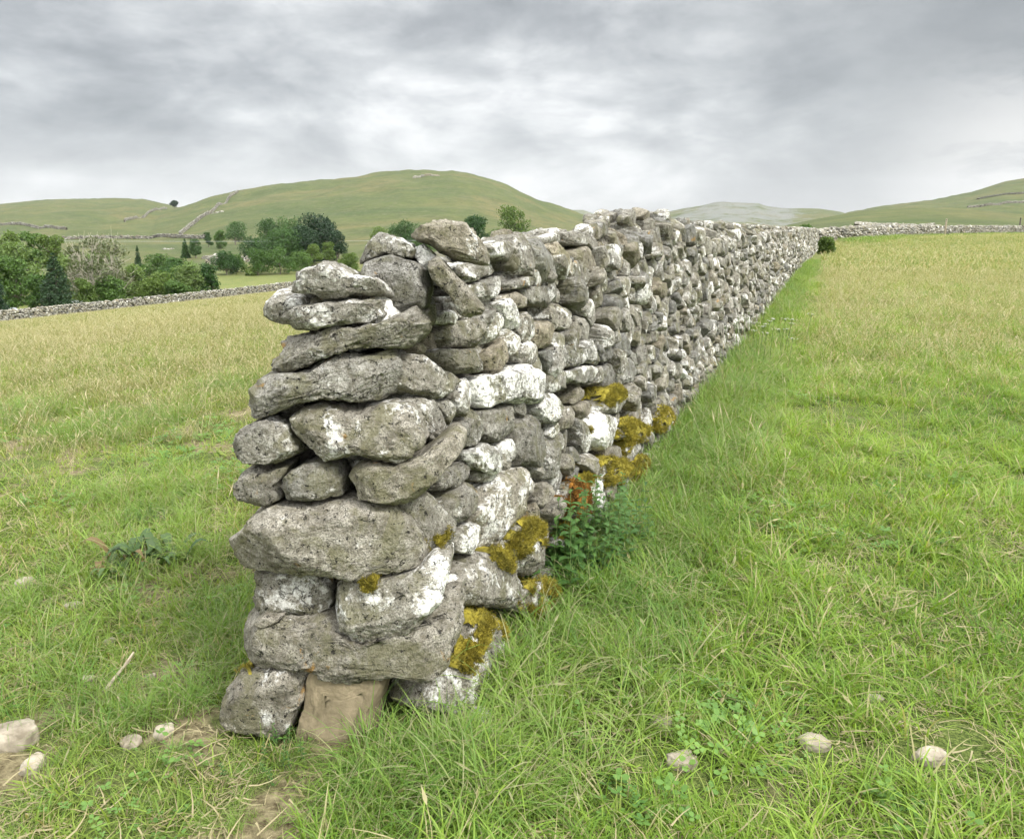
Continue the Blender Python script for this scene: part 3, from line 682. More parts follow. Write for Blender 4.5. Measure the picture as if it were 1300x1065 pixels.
#@@PART2
# ------------------------------------------------------------------ distant field walls
def rock_wall(name, pts, h, wd, step, label, group=None, lvl=2, seed=0, cat='stone wall', rows=5, both=False):
    """a coursed rubble wall along ground points; every stone modelled, one mesh because a stone is a pixel or two"""
    rng = np.random.default_rng(seed); pts = np.array(pts); seg = np.hypot(*np.diff(pts[:, :2], axis=0).T); L = np.concatenate([[0], np.cumsum(seg)])
    S = Soup(); core = Soup()
    def at(l): return np.array([np.interp(l, L, pts[:, 0]), np.interp(l, L, pts[:, 1])])
    ns = int(L[-1]/step); sv, sf = ico(lvl)
    rg = []
    for k in range(max(2, int(L[-1]/(step*3)))+1):
        l = L[-1]*k/max(2, int(L[-1]/(step*3))); p = at(l); d = at(l+.5)-at(l-.5); d /= np.linalg.norm(d)+1e-9; n = np.array([d[1], -d[0]]); z = gz(*p)
        hh = h*.9
        rg.append([(*(p+n*wd*.42), z-.3), (*(p+n*wd*.25), z+hh), (*(p-n*wd*.25), z+hh), (*(p-n*wd*.42), z-.3)])
    rg = np.array(rg); nn = len(rg); f = []
    for i in range(nn-1):
        for a in range(4): f.append([i*4+a, i*4+(a+1) % 4, i*4+4+(a+1) % 4, i*4+4+a])
    f += [[0, 1, 2, 3], [(nn-1)*4+a for a in (3, 2, 1, 0)]]
    for k in range(ns):
        for r in range(rows+1):
            for side in ((1, -1) if both else (1,)):
                l = (k+rng.uniform(-.4, .4)+.5*(r % 2))*step; p = at(l); d = at(l+.5)-at(l-.5); d /= np.linalg.norm(d)+1e-9; n = np.array([d[1], -d[0]])*side
                if (p@n) > 0 and not both: n = -n
                z = gz(*p)+h*(r+.4)/(rows+.6)+rng.normal(0, .03); off = wd*(.45-.2*r/rows) if r < rows else 0
                q = p+n*off; sz = np.array([step*rng.uniform(.45, .75), wd*(.28 if r < rows else .4), h/(rows+.6)*rng.uniform(.45, .8)*(1.25 if r == rows else 1)])
                m = sv*sz*(1+.22*rng.normal(size=(len(sv), 1))*(lvl < 3)); a = rng.normal(0, .3); 
                X = np.array([d[0], d[1], 0]); Y = np.array([-d[1], d[0], 0]); Zv = UP
                tl = rng.normal(0, .3); Xr = X*math.cos(tl)+Zv*math.sin(tl); Zr = Zv*math.cos(tl)-X*math.sin(tl)
                P = np.array([q[0], q[1], z])+m[:, :1]*Xr+m[:, 1:2]*Y+m[:, 2:]*Zr
                tn = tint_rand(rng); S.add(P, sf, np.tile((tn[0], tn[1]*.8, tn[2]*1.15*(.7 if step > 1.5 else 1)), (len(P), 1)))
    c0 = pts[len(pts)//2]; e = empty(name, (c0[0], c0[1], gz(c0[0], c0[1])), label, cat, group)
    off = np.array([c0[0], c0[1], gz(c0[0], c0[1])])
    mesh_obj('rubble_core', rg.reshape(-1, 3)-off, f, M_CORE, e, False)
    tag(S.build('packed_stones', M_STONEFAR, e, False, off), kind='stuff')
    return e
lw = [at_dist(c, d) for c, d in ((-160, 76), (-60, 83), (0, 88), (60, 95), (120, 103), (190, 112), (250, 121), (310, 130), (370, 138), (430, 147), (520, 160), (640, 175))]
rock_wall('field_wall', lw, 1.25, .7, .42, 'long low grey field wall at the bottom of the left meadow, in front of the trees', lvl=1, seed=1)
rw = [at_dist(c, d) for c, d in ((1036, 55.5), (1046, 57.5), (1058, 59.5), (1082, 61), (1100, 64), (1140, 70), (1180, 77), (1220, 84), (1260, 90), (1300, 97), (1380, 108))]
rock_wall('field_wall', rw, 1.02, .7, .36, 'grey field wall crossing behind the right meadow, past the two posts', lvl=1, seed=2)
bw = [at_dist(c, d) for c, d in ((1085, 74), (1110, 84), (1135, 98), (1160, 116), (1184, 138))]
def raise_wall():
    rock_wall('field_wall', bw, 1.35, .9, .5, 'higher heaped stone wall rising behind the crossing wall on the right', lvl=1, seed=3)
raise_wall()
mw = [at_dist(c, d) for c, d in ((262, 222), (290, 226), (330, 232), (380, 240), (430, 250))]
rock_wall('field_wall', mw, 1.5, .8, .8, 'second low wall further back, beneath the round shrubs', lvl=1, seed=4, rows=3)
def hill_wall(pxs, label, h=2.2, seed=0):
    pts = [ground_at(x, y, 200) for x, y in pxs]
    # subdivide so that it follows the slope
    out = []
    for a, b in zip(pts[:-1], pts[1:]):
        for k in range(6): out.append(a+(b-a)*k/6)
    out.append(pts[-1])
    return rock_wall('hill_wall', [(p[0], p[1], 0) for p in out], h*.72, 1.3, 2.2, label, 'walls on the hillside', 1, seed, rows=2)
hill_wall([(228, 299), (240, 289), (258, 276), (276, 262), (290, 253), (302, 244)], 'wall climbing the left shoulder of the big green hill', 3.0, 11)
hill_wall([(60, 305), (140, 303), (200, 301), (262, 303)], 'level wall along the foot of the big green hill', 2.4, 12)
hill_wall([(0, 286), (40, 288), (85, 292)], 'short wall across the pale slope at the far left', 2.6, 13)
hill_wall([(158, 282), (185, 274), (212, 265)], 'faint wall rising to the saddle near the lone skyline tree', 2.6, 14)
hill_wall([(1228, 264), (1250, 262), (1300, 257), (1340, 254)], 'wall slanting over the right-hand fell', 2.4, 15)
hill_wall([(1240, 254), (1300, 246), (1350, 242)], 'upper wall on the right-hand fell', 2.4, 16)

# ------------------------------------------------------------------ trees
def tube(S, pts, r0, r1, n=6, A=None):
    pts = [np.array(p, float) for p in pts]; V = []
    for i, p in enumerate(pts):
        d = pts[min(i+1, len(pts)-1)]-pts[max(i-1, 0)]; d /= np.linalg.norm(d)+1e-9
        x = np.cross(d, [.3, .9, .2]); x /= np.linalg.norm(x); y = np.cross(d, x); r = r0+(r1-r0)*i/(len(pts)-1)
        for k in range(n):
            a = 2*PI*k/n; V.append(p+r*(math.cos(a)*x+math.sin(a)*y))
    f = []
    for i in range(len(pts)-1):
        for k in range(n):
            a, b, c, d = i*n+k, i*n+(k+1) % n, (i+1)*n+(k+1) % n, (i+1)*n+k
            f += [[a, b, c], [a, c, d]]
    S.add(V, f, A)
def leaves(S, C, size, rng, squash=.8):
    """small leaf sprays at the points C"""
    n = len(C); d1 = rng.normal(size=(n, 3)); d1 /= np.linalg.norm(d1, axis=1)[:, None]
    d2 = np.cross(d1, rng.normal(size=(n, 3))); d2 /= np.linalg.norm(d2, axis=1)[:, None]
    sz = size*rng.uniform(.6, 1.3, (n, 1)); a, b = d1*sz, d2*sz*.55
    q = np.concatenate([C-a, C+b, C+a, C-b]); i = np.arange(n)
    sh = rng.random((n, 1)); A = np.concatenate([sh]*4); A = np.hstack([A, np.zeros_like(A), np.zeros_like(A)])
    V = q; Fq = np.vstack([np.stack([i, i+n, i+2*n], -1), np.stack([i, i+2*n, i+3*n], -1)])
    S.add(V, Fq, A)
def broadleaf(h, w, rng, dens=1., open_=.0, bare=.0, low=.15, leafsize=None):
    """unit built at the origin: returns trunk soup and crown soup"""
    T, C = Soup(), Soup(); ls = leafsize or max(.16, h*.021)
    tr = h*.022
    lean = rng.normal(0, .03, 2)*h
    top = np.array([lean[0], lean[1], h*.62]); tube(T, [(0, 0, -.4), (lean[0]*.3, lean[1]*.3, h*.25), top], tr*1.3, tr*.6, 7, (.5, .5, .5))
    lobes = []
    nl = int((17 if low > .01 else 26)+6*rng.random())
    for k in range(nl):
        a = rng.uniform(0, 2*PI); zz = rng.uniform(low+.12, .9) if low > .01 else rng.uniform(.1, .88)
        rad = w/2*(math.sqrt(max(.06, 1-((zz-.5)/.52)**2)) if low > .01 else math.sqrt(max(.06, 1-max(0, (zz-.25)/.75)**2)))*rng.uniform(.35, .85)
        c = np.array([math.cos(a)*rad, math.sin(a)*rad, zz*h]); r = rng.uniform(.11, .26)*min(w, h)*(1-.3*open_)
        lobes.append((c, r)); b = np.array([lean[0]*zz, lean[1]*zz, max(.12, zz-.32)*h])
        mid = (b+c)/2+rng.normal(0, .03, 3)*h
        tube(T, [b, mid, c], tr*.42, tr*.1, 5, (.5, .5, .5))
        if bare:
            for _ in range(9):
                e = c+rng.normal(0, .6, 3)*r*1.3+np.array([0, 0, r*.5]); tube(T, [mid+(c-mid)*rng.random(), (mid+e)/2+rng.normal(0, .05, 3)*r+(e-mid)*.1, e], tr*.2, tr*.06, 4, (.5, .5, .5))
    lobes.append((np.array([0, 0, .82*h]), .2*min(w, h)*1.1)); lobes.append((np.array([0, 0, .5*h]), .3*min(w, h)))
    for c, r in lobes:
        n = int(560*dens*(1-.9*bare)*(r/(.2*min(w, h)))**2)
        d = rng.normal(size=(n, 3)); d /= np.linalg.norm(d, axis=1)[:, None]
        rr = r*rng.uniform(.25 if open_ else .55, 1.06, (n, 1))**.6
        nz = 1+.45*fbm(d*2.6+c, 3)[:, None]
        P = c+d*rr*nz*np.array([1, 1, .8])
        g = fbm(P/(w*.075)+3., 3); P = P[g > (-.02+.2*open_)]
        leaves(C, P, ls, rng)
    return T, C
def conifer(h, w, rng, dens=1., blunt=.0):
    T, C = Soup(), Soup(); tube(T, [(0, 0, -.4), (0, 0, h*.97)], h*.02, h*.003, 6, (.5, .5, .5))
    z = h*.05
    while z < h*.98:
        f = 1-z/h; R = w/2*(f**.8)*(1-blunt*.3*(f > .8)); nb = int(8+10*f)
        for k in range(nb):
            a = rng.uniform(0, 2*PI); L = R*rng.uniform(.72, 1.1); dr = rng.uniform(.15, .35)
            e = np.array([math.cos(a)*L, math.sin(a)*L, z-dr*L*.6]); s0 = np.array([0, 0, z])
            tube(T, [s0, e], h*.0035, h*.001, 3, (.5, .5, .5))
            n = int(26*dens*(.4+f)); tt = rng.uniform(.2, 1.03, (n, 1))**.7
            P = s0+(e-s0)*tt+rng.normal(0, 1, (n, 3))*np.array([.06*w*(f+.15)]*2+[.02*h*(f+.2)]); P[:, 2] += .03*h*(tt[:, 0]-.5)*f
            leaves(C, P, max(.13, h*.017), rng)
        z += h*rng.uniform(.035, .05)
    return T, C
GREENS = {
 'dark': leafy_mat('leaf_dark', (.014, .04, .016), (.045, .09, .032), .15, .2, world_patches=False),
 'deep': leafy_mat('leaf_deep', (.028, .075, .018), (.085, .165, .04), .2, .2, world_patches=False),
 'mid': leafy_mat('leaf_mid', (.05, .11, .02), (.13, .22, .05), .25, .2, world_patches=False),
 'light': leafy_mat('leaf_light', (.09, .15, .03), (.19, .27, .07), .3, .2, world_patches=False),
 'pale': leafy_mat('leaf_pale', (.10, .16, .045), (.21, .30, .09), .3, .2, world_patches=False),
 'olive': leafy_mat('leaf_olive', (.10, .125, .055), (.19, .215, .11), .25, .2, world_patches=False),
}
def plant_tree(name, kind, px, base, top, wpx, mat, label, D=None, group=None, cat='tree', seed=0, bark=None, **kw):
    rng = np.random.default_rng(1000+seed)
    p = ground_at(px, base, 60) if D is None else at_dist(px, D)
    dep = p[1]*CP+(EYE-p[2])*SP
    ztop = EYE+p[1]*float(slope_of(top)); h = max(1., ztop-p[2]); w = wpx/F*dep
    T, C = (broadleaf if kind == 'b' else conifer)(h, w, rng, **kw)
    e = empty(name, p, label, cat, group)
    T.build('trunk', bark or M_BARK, e); C.build('crown', GREENS[mat], e, False)
    return e
G1 = 'trees behind the left field wall'; G2 = 'trees on the slope below the hill'
plant_tree('spruce_tree', 'c', 76, 0, 320, 50, 'dark', 'dark broad spruce standing just behind the left field wall', D=102, group=G1, seed=1, dens=1.5)
plant_tree('spruce_tree', 'c', -6, 0, 328, 44, 'dark', 'dark spruce cut off by the left edge of the picture', D=94, group=G1, seed=2, dens=1.5)
plant_tree('willow_tree', 'b', 32, 0, 305, 62, 'pale', 'large pale yellow-green willow between the two dark spruces', D=125, group=G1, seed=3, low=.02)
plant_tree('ash_tree', 'b', 122, 0, 292, 52, 'olive', 'pale-stemmed thin ash tree right of the dark spruce, nearly bare at the tips', D=112, group=G1, seed=4, bark=M_PALEBARK, bare=.72, open_=.6, low=.1)
plant_tree('ash_tree', 'b', 150, 0, 300, 46, 'olive', 'second sparse ash with white branching stems', D=116, group=G1, seed=5, bark=M_PALEBARK, bare=.75, open_=.6, low=.1)
plant_tree('ash_tree', 'b', 102, 0, 303, 34, 'olive', 'slim sparse ash leaning close beside the dark spruce', D=120, group=G1, seed=6, bark=M_PALEBARK, bare=.7, open_=.6, low=.1)
plant_tree('leafy_tree', 'b', 48, 0, 290, 32, 'mid', 'small round green crown showing above the pale willow', D=170, group=G1, seed=7)
plant_tree('leafy_tree', 'b', 14, 0, 293, 36, 'light', 'light green crown above the left spruce', D=165, group=G1, seed=8)
plant_tree('leafy_tree', 'b', 70, 0, 296, 34, 'light', 'light green crown peeping over the dark spruce', D=160, group=G1, seed=9)
plant_tree('leafy_tree', 'b', 56, 0, 345, 36, 'mid', 'low green tree at the foot of the willow', D=106, group=G1, seed=10, low=.0)
plant_tree('shrub', 'b', 110, 0, 352, 26, 'light', 'bright bush at the right foot of the dark spruce', D=108, group=G1, seed=11, low=.0, cat='shrub')
plant_tree('shrub', 'b', 140, 0, 350, 40, 'mid', 'green bush under the sparse ash trees', D=112, group=G1, seed=12, low=.0, cat='shrub')
plant_tree('leafy_tree', 'b', 172, 0, 336, 36, 'pale', 'pale leafy tree right of the sparse ashes', D=124, group=G1, seed=13, low=.0)
plant_tree('spruce_tree', 'c', 178, 0, 312, 15, 'dark', 'narrow dark spruce spire rising over pale leafy trees', D=170, group=G1, seed=14)
plant_tree('leafy_tree', 'b', 200, 0, 322, 40, 'mid', 'round green tree right of the spruce spire', D=160, group=G1, seed=15, low=.0)
plant_tree('leafy_tree', 'b', 222, 0, 325, 34, 'deep', 'deep green tree between the round green tree and the rocky bank', D=155, group=G1, seed=16, low=.0)
plant_tree('leafy_tree', 'b', 205, 0, 345, 50, 'light', 'broad light green tree just beyond the middle of the left field wall', D=124, group=G1, seed=17, low=.0)
plant_tree('leafy_tree', 'b', 240, 0, 335, 38, 'pale', 'pale tree below the pair of pines', D=130, group=G1, seed=18, low=.0)
plant_tree('leafy_tree', 'b', 264, 0, 334, 26, 'deep', 'upright dark green tree at the right end of the row behind the wall', D=132, group=G1, seed=19, low=.0)
plant_tree('shrub', 'b', 228, 0, 358, 44, 'mid', 'low green hedge-like bush touching the wall', D=122, group=G1, seed=20, low=.0, cat='shrub')
plant_tree('pine_tree', 'c', 236, 328, 302, 13, 'deep', 'left one of the pair of dark pines above the rocky bank', group=G2, seed=21)
plant_tree('pine_tree', 'b', 249, 328, 303, 15, 'deep', 'right one of the pair of dark pines above the rocky bank', group=G2, seed=22, low=.1)
plant_tree('leafy_tree', 'b', 265, 314, 294, 11, 'deep', 'small dark tree right above the grey rocks', group=G2, seed=23, low=.1)
plant_tree('leafy_tree', 'b', 288, 349, 318, 36, 'deep', 'round dark shrub-like tree left of the lighter round shrubs', group=G2, seed=24, low=.0)
plant_tree('leafy_tree', 'b', 328, 349, 317, 34, 'mid', 'round green tree left of the broad pale-topped one', group=G2, seed=25, low=.0)
plant_tree('leafy_tree', 'b', 356, 348, 314, 50, 'mid', 'broad green dome-shaped tree in front of the dark wood', group=G2, seed=26, low=.0)
plant_tree('shrub', 'b', 319, 350, 341, 15, 'light', 'tiny round light green bush in front of the round trees', group=G2, seed=27, low=.0, cat='shrub')
plant_tree('leafy_tree', 'b', 299, 311, 281, 32, 'deep', 'dark tree standing alone left of the big wood', group=G2, seed=28, low=.05)
plant_tree('leafy_tree', 'b', 340, 318, 277, 44, 'deep', 'left-hand dark tree of the big wood', group=G2, seed=29, low=.0)
plant_tree('leafy_tree', 'b', 408, 330, 273, 60, 'dark', 'tallest and darkest tree of the big wood', group=G2, seed=30, low=.0, dens=1.3)
plant_tree('leafy_tree', 'b', 370, 318, 277, 44, 'deep', 'dark tree in the middle of the big wood behind', group=G2, seed=31, low=.0)
plant_tree('leafy_tree', 'b', 364, 336, 290, 52, 'deep', 'rounded dark tree in front of the big wood', group=G2, seed=32, low=.0)
plant_tree('leafy_tree', 'b', 322, 330, 302, 40, 'deep', 'lower dark tree joining the lone tree to the wood', group=G2, seed=33, low=.0)
plant_tree('leafy_tree', 'b', 397, 338, 311, 24, 'light', 'light green small tree at the foot of the tallest dark tree', group=G2, seed=34, low=.05)
plant_tree('leafy_tree', 'b', 416, 336, 307, 20, 'light', 'second light green small tree in front of the tallest dark tree', group=G2, seed=35, low=.05)
plant_tree('shrub', 'b', 443, 345, 322, 28, 'light', 'yellow-green bush above the tilted top slab', group=G2, seed=36, low=.0, cat='shrub')
plant_tree('leafy_tree', 'b', 515, 318, 281, 46, 'deep', 'dark tree crown showing left of the perched brown boulder', group=G2, seed=37, low=.0)
plant_tree('leafy_tree', 'b', 483, 318, 287, 30, 'light', 'light green tree showing over the wall end', group=G2, seed=38, low=.0)
plant_tree('leafy_tree', 'b', 604, 325, 272, 42, 'deep', 'dark green tree behind the perched brown boulder', group=G2, seed=39, low=.0, dens=1.2)
plant_tree('leafy_tree', 'b', 654, 325, 261, 50, 'light', 'airy light green tree over the wall top, showing its branches', group=G2, seed=40, low=.1, open_=.3)
plant_tree('lone_tree', 'b', 222, 266, 255, 10, 'dark', 'tiny lone windswept tree on the skyline left of the hill', group=None, seed=41, low=.45, open_=.2, leafsize=.5)
plant_tree('leafy_tree', 'b', 385, 335, 284, 44, 'dark', 'dark tree just left of the tallest one in the wood', group=G2, seed=42, low=.0, dens=1.2)
plant_tree('leafy_tree', 'b', 345, 336, 298, 40, 'deep', 'dark tree rising behind the broad dome-shaped tree', group=G2, seed=43, low=.0)
plant_tree('leafy_tree', 'b', 428, 332, 292, 26, 'dark', 'dark tree at the right edge of the wood', group=G2, seed=44, low=.0)
plant_tree('leafy_tree', 'b', 384, 344, 318, 30, 'mid', 'small green tree at the right foot of the dome-shaped tree', group=G2, seed=45, low=.0)
plant_tree('leafy_tree', 'b', 280, 316, 291, 14, 'mid', 'small green tree at the left foot of the lone dark tree', group=G2, seed=46, low=.0)
plant_tree('leafy_tree', 'b', 302, 346, 322, 22, 'mid', 'green tree squeezed between the two round ones', group=G2, seed=47, low=.0)
plant_tree('leafy_tree', 'b', 540, 322, 290, 36, 'mid', 'green tree mostly hidden by the perched boulder', group=G2, seed=48, low=.0)
plant_tree('leafy_tree', 'b', 630, 322, 290, 34, 'mid', 'green tree between the dark and the airy one', group=G2, seed=49, low=.0)
plant_tree('leafy_tree', 'b', 20, 0, 322, 40, 'mid', 'green tree low behind the wall at the left', D=112, group=G1, seed=50, low=.0)
plant_tree('leafy_tree', 'b', 94, 0, 318, 40, 'pale', 'pale tree behind the right shoulder of the dark spruce', D=128, group=G1, seed=51, low=.0)
plant_tree('leafy_tree', 'b', 135, 0, 318, 50, 'pale', 'pale leafy mass behind the sparse ashes', D=135, group=G1, seed=52, low=.0)
# bushes by the main wall
def bush(px, D, h, w, mat, label, seed, z0=0.):
    p = at_dist(px, D); T, C = broadleaf(h, w, np.random.default_rng(seed), low=.0, leafsize=.05)
    p[2] += z0
    e = empty('bush', p, label, 'bush'); T.build('stem', M_BARK, e); C.build('foliage', GREENS[mat], e, False)
bush(1049, 41, .95, .85, 'light', 'small bright green bush growing against the far part of the dry stone wall', 51)
bush(1021, 50, 1.62, 1.3, 'mid', 'bush top peeping over the dry stone wall', 52)

# ------------------------------------------------------------------ crags, posts, loose stones
def outcrop(px, py, wpx, hpx, label, seed, n=26, lo=200):
    rng = np.random.default_rng(seed); p = ground_at(px, py+hpx*.5, lo); k = p[1]/F; S = Soup()
    for q_ in range(n):
        dx = float(np.clip(rng.normal(0, .28), -.5, .5))*wpx*k; dy = rng.uniform(-.3, 1.2)*hpx*k*1.5; x, y = p[0]+dx, p[1]+dy; s = rng.uniform(.10, .3)*hpx*k
        if q_ < 7: x = p[0]+(q_-3)*.16*wpx*k; y = p[1]; s = max(.22*hpx*k, .09*wpx*k)
        ang = np.linspace(0, 2*PI, 7, endpoint=False); poly = np.stack([np.cos(ang)*s*1.9, np.sin(ang)*s], -1)*rng.uniform(.7, 1.2, (7, 1))
        P, Fc = stone(poly, np.array([x, y, gz(x, y)+s*.2]), np.array([1., 0, 0]), UP, np.array([0, -1., 0]), s, s, 3, 1, .6, 7, rng, amp=s*.2)
        S.add(P, Fc, np.tile(tint_rand(rng), (len(P), 1)))
    e = S.build('rock_outcrop', M_STONEFAR, None, True, p); e.location = Vector(p.tolist()); tag(e, label, 'rocks', 'rock outcrops on the hillside')
outcrop(271, 321, 20, 16, 'pale grey rocky bank between the pines and the round dark tree', 61)
outcrop(541, 221, 26, 5, 'grey crag just below the summit of the green hill', 62, 18)
outcrop(276, 268, 12, 5, 'small scree patch beside the climbing hill wall', 63, 14)
outcrop(212, 314, 10, 6, 'little boulders on the brown slope left of the pines', 64, 10)
def post(px, D, h, r, mat, label, seed):
    p = at_dist(px, D); S = Soup(); tube(S, [(0, 0, -.3), (.01, 0, h*.5), (0.02, 0, h-.03)], r, r*.93, 9, (.5, .5, .5))
    V = [(.02+r*.93*math.cos(a), r*.93*math.sin(a), h-.03) for a in np.linspace(0, 2*PI, 9, endpoint=False)]+[(.02, 0, h+.01)]
    S.add(V, [[i, (i+1) % 9, 9] for i in range(9)], (.5, .5, .5))
    for zz in (.35, .75, h-.18):
        tube(S, [(-r-.006, -r*.5, zz), (0, -r-.008, zz), (r+.006, -r*.5, zz)], .004, .004, 4, (.5, .5, .5))
    o = S.build('fence_post', mat, None, False); o.location = Vector(p.tolist()); tag(o, label, 'post', 'posts by the far right wall')
post(1199, 75.0, 1.75, .085, M_WOOD, 'pale wooden post standing in front of the far right wall', 1)
post(1293, 97.5, 2.1, .09, M_DARKWOOD, 'dark post rising behind the far right wall at the picture edge', 2)
LOOSE = []
def loose(px, py, wpx, hpx, mat, label, seed, tn=(.8, .6, .8), flat=.35):
    rng = np.random.default_rng(seed); p = ground_at(px, py+hpx*.3, .8, 60); k = (p[1]*CP+EYE*SP)/F; sx = wpx*k/2; sy = hpx*k/2*1.35
    ang = np.linspace(0, 2*PI, 8, endpoint=False)+rng.normal(0, .15, 8); poly = np.stack([np.cos(ang)*sx, np.sin(ang)*sy], -1)*rng.uniform(.82, 1.1, (8, 1))
    hh = min(sx, sy)*flat*2.1; LOOSE.append((p[0], p[1], sx*.8, sy*.8, p[1]))
    P, Fc = stone(poly, np.array([0, 0, hh*.45]), np.array([1., 0, 0]), np.array([0, 1., 0]), UP, hh, hh*1.2, 5, .8, .6, 8, rng)
    o = mesh_obj('loose_stone', P, Fc, mat, None, True, np.tile(tn, (len(P), 1))); o.location = Vector(p.tolist()); tag(o, label, 'stone', 'loose stones lying in the grass')
loose(14, 928, 74, 44, M_PALE, 'large flat buff stone at the lower left edge of the picture', 1)
loose(42, 966, 30, 26, M_PALE, 'pale stone just below the large flat buff one', 2)
loose(33, 738, 28, 16, M_PALE, 'pale stone in the left grass near the picture edge', 3)
loose(93, 767, 30, 12, M_PALE, 'flat pale stone near the dock plant', 4)
loose(140, 812, 16, 9, M_PALE, 'small white chip of stone in the worn patch below the dock plant', 5)
loose(112, 860, 18, 11, M_PALE, 'small buff stone left of the dead stick', 6)
loose(208, 924, 26, 22, M_PALE, 'squarish pinkish-buff stone left of the wall foot', 7)
loose(166, 939, 30, 18, M_PALE, 'rounded buff stone at the bottom left, next to the squarish one', 8)
loose(190, 858, 18, 10, M_PALE, 'flat pale stone right of the dead stick', 9)
loose(838, 852, 26, 12, M_PALE, 'low pale stone half sunk in the right grass, uppermost of its group', 10)
loose(838, 914, 28, 22, M_PALE, 'rounded cream stone in the right grass', 11)
loose(864, 962, 46, 24, M_PALE, 'broad cream stone at the bottom of the right grass', 12)
loose(1034, 939, 48, 22, M_PALE, 'buff flat stone half hidden in the grass right of the cream stones', 13)
loose(1180, 958, 50, 22, M_PALE, 'pale stone nearly buried at the lower right', 14)
loose(205, 652, 16, 8, M_PALE, 'small pale stone by the low nettle clump on the left', 15)
loose(1112, 884, 26, 10, M_PALE, 'little flat stone deep in the grass at the right', 16)
loose(90, 648, 18, 8, M_PALE, 'small pale stone in the upper left grass', 17)
loose(610, 905, 34, 26, M_STONE, 'grey stone fallen at the foot of the mossy corner', 18, (.3, .8, .7))
# dead stick
p = ground_at(152, 872, .8, 60); S = Soup(); rng = np.random.default_rng(3)
tube(S, [(-.012, -.06, .03), (-.004, -.02, .045), (.002, .03, .055), (.010, .09, .075)], .007, .0035, 8, (.5, .5, .5)); tube(S, [(.0, .02, .05), (.02, .05, .07)], .003, .0015, 6, (.5, .5, .5))
o = S.build('stick', M_WOOD); o.location = Vector(p.tolist()); tag(o, 'bleached dead stick poking out of the left grass', 'stick')
# white vehicles beyond the left wall: only their upper halves clear the wall
def vehicle(px, D, L, h, mat, label, seed):
    p = at_dist(px, D); e = empty('parked_car', p, label, 'car', 'cars parked beyond the left field wall')
    def hull(name, prof, w, m):
        S = Soup(); n = len(prof); V = [(x, -w/2, z) for x, z in prof]+[(x, w/2, z) for x, z in prof]
        f = [[i, (i+1) % n, n+(i+1) % n] for i in range(n)]+[[i, n+(i+1) % n, n+i] for i in range(n)]
        f += [[0, i+1, i] for i in range(1, n-1)]+[[n, n+i, n+i+1] for i in range(1, n-1)]
        S.add(V, f, (.5, .5, .5)); return S.build(name, m, e, False)
    hull('body', [(-L/2, .3), (L/2, .3), (L/2, .75), (L*.30, .9), (L*.12, h*.97), (-L*.22, h), (-L*.42, h*.93), (-L/2, .95)], 1.75, mat)
    hull('window', [(L*.26, .93), (L*.11, h*.9), (-L*.2, h*.92), (-L*.38, h*.88), (-L*.42, .96)], 1.78, M_GLASS)
    for sx in (-.3, .3):
        S = Soup(); tube(S, [(sx*L, -.92, .32), (sx*L, -.70, .32)], .32, .32, 14, (.5, .5, .5)); w_ = S.build('wheel', M_TYRE, e, False)
        S = Soup(); tube(S, [(sx*L, .92, .32), (sx*L, .70, .32)], .32, .32, 14, (.5, .5, .5)); S.build('wheel', M_TYRE, e, False)
M_GLASS = simple_mat('dark_glass', (.02, .025, .03), (.03, .035, .04), 2, .1, .001, .0); M_TYRE = simple_mat('tyre', (.02, .02, .02), (.03, .03, .03), 8, .8)
M_PAINT = simple_mat('white_paint', (.72, .73, .74), (.8, .8, .8), 2, .35, .001, .0)
M_PAINTG = simple_mat('grey_paint', (.30, .32, .34), (.36, .38, .40), 2, .35, .001, .0)
vehicle(101, 109, 4.0, 1.75, M_PAINT, 'white car roof seen over the wall right of the dark spruce', 1)
vehicle(12, 101, 4.2, 1.7, M_PAINTG, 'grey car roof over the wall at the far left', 2)
print('trees done')
#@@PART3
# ------------------------------------------------------------------ grass
def blade_set(n, spread, h0, h1, w0, w1, curl, rng, nseg=4, seedhead=0., flop=.5):
    V, Fc, A = [], [], []; c = 0
    for _ in range(n):
        a = rng.uniform(0, 2*PI); r = spread*math.sqrt(rng.random()); x, y = r*math.cos(a), r*math.sin(a)
        h = rng.uniform(h0, h1); w = rng.uniform(w0, w1); yaw = rng.uniform(0, 2*PI); d = np.array([math.cos(yaw), math.sin(yaw), 0])
        sd = np.array([-d[1], d[0], 0]); lean = rng.uniform(.05, flop); cv = rng.uniform(.3, 1)*curl
        sh, st = rng.random(), rng.random()
        tipz = -.02; pos = np.array([x, y, tipz]); ang = lean
        tw = rng.normal(0, .5)
        head = rng.random() < seedhead
        for k in range(nseg+1):
            f = k/nseg; ww = w*(1-f**1.6)*.5 if not head else w*.22
            s2 = sd*math.cos(tw*f)+d*math.sin(tw*f)
            V += [pos-s2*ww, pos+s2*ww]; A += [(sh, .95 if head else st*.999, max(0, 1-f*2.5))]*2
            ang += cv/nseg*(1+f); pos = pos+(d*math.sin(ang)+UP*math.cos(ang))*h/nseg
        for k in range(nseg): b = c+2*k; Fc += [[b, b+1, b+3], [b, b+3, b+2]]
        c += 2*(nseg+1)
        if head:
            pos0 = pos-(d*math.sin(ang)+UP*math.cos(ang))*h/nseg
            ax = d*math.sin(ang)+UP*math.cos(ang); hl = rng.uniform(.18, .28)*h; q = ax*hl
            for tw2 in (0., 1.57):
                s2 = sd*math.cos(tw2)+d*math.sin(tw2); hw = max(w*1.1, .0022)
                V += [pos0, pos0+q*.35+s2*hw, pos0+q, pos0+q*.35-s2*hw]; A += [(sh, .99, 0)]*4; Fc += [[c, c+1, c+2], [c, c+2, c+3]]; c += 4
    return np.array(V), np.array(Fc), np.array(A)
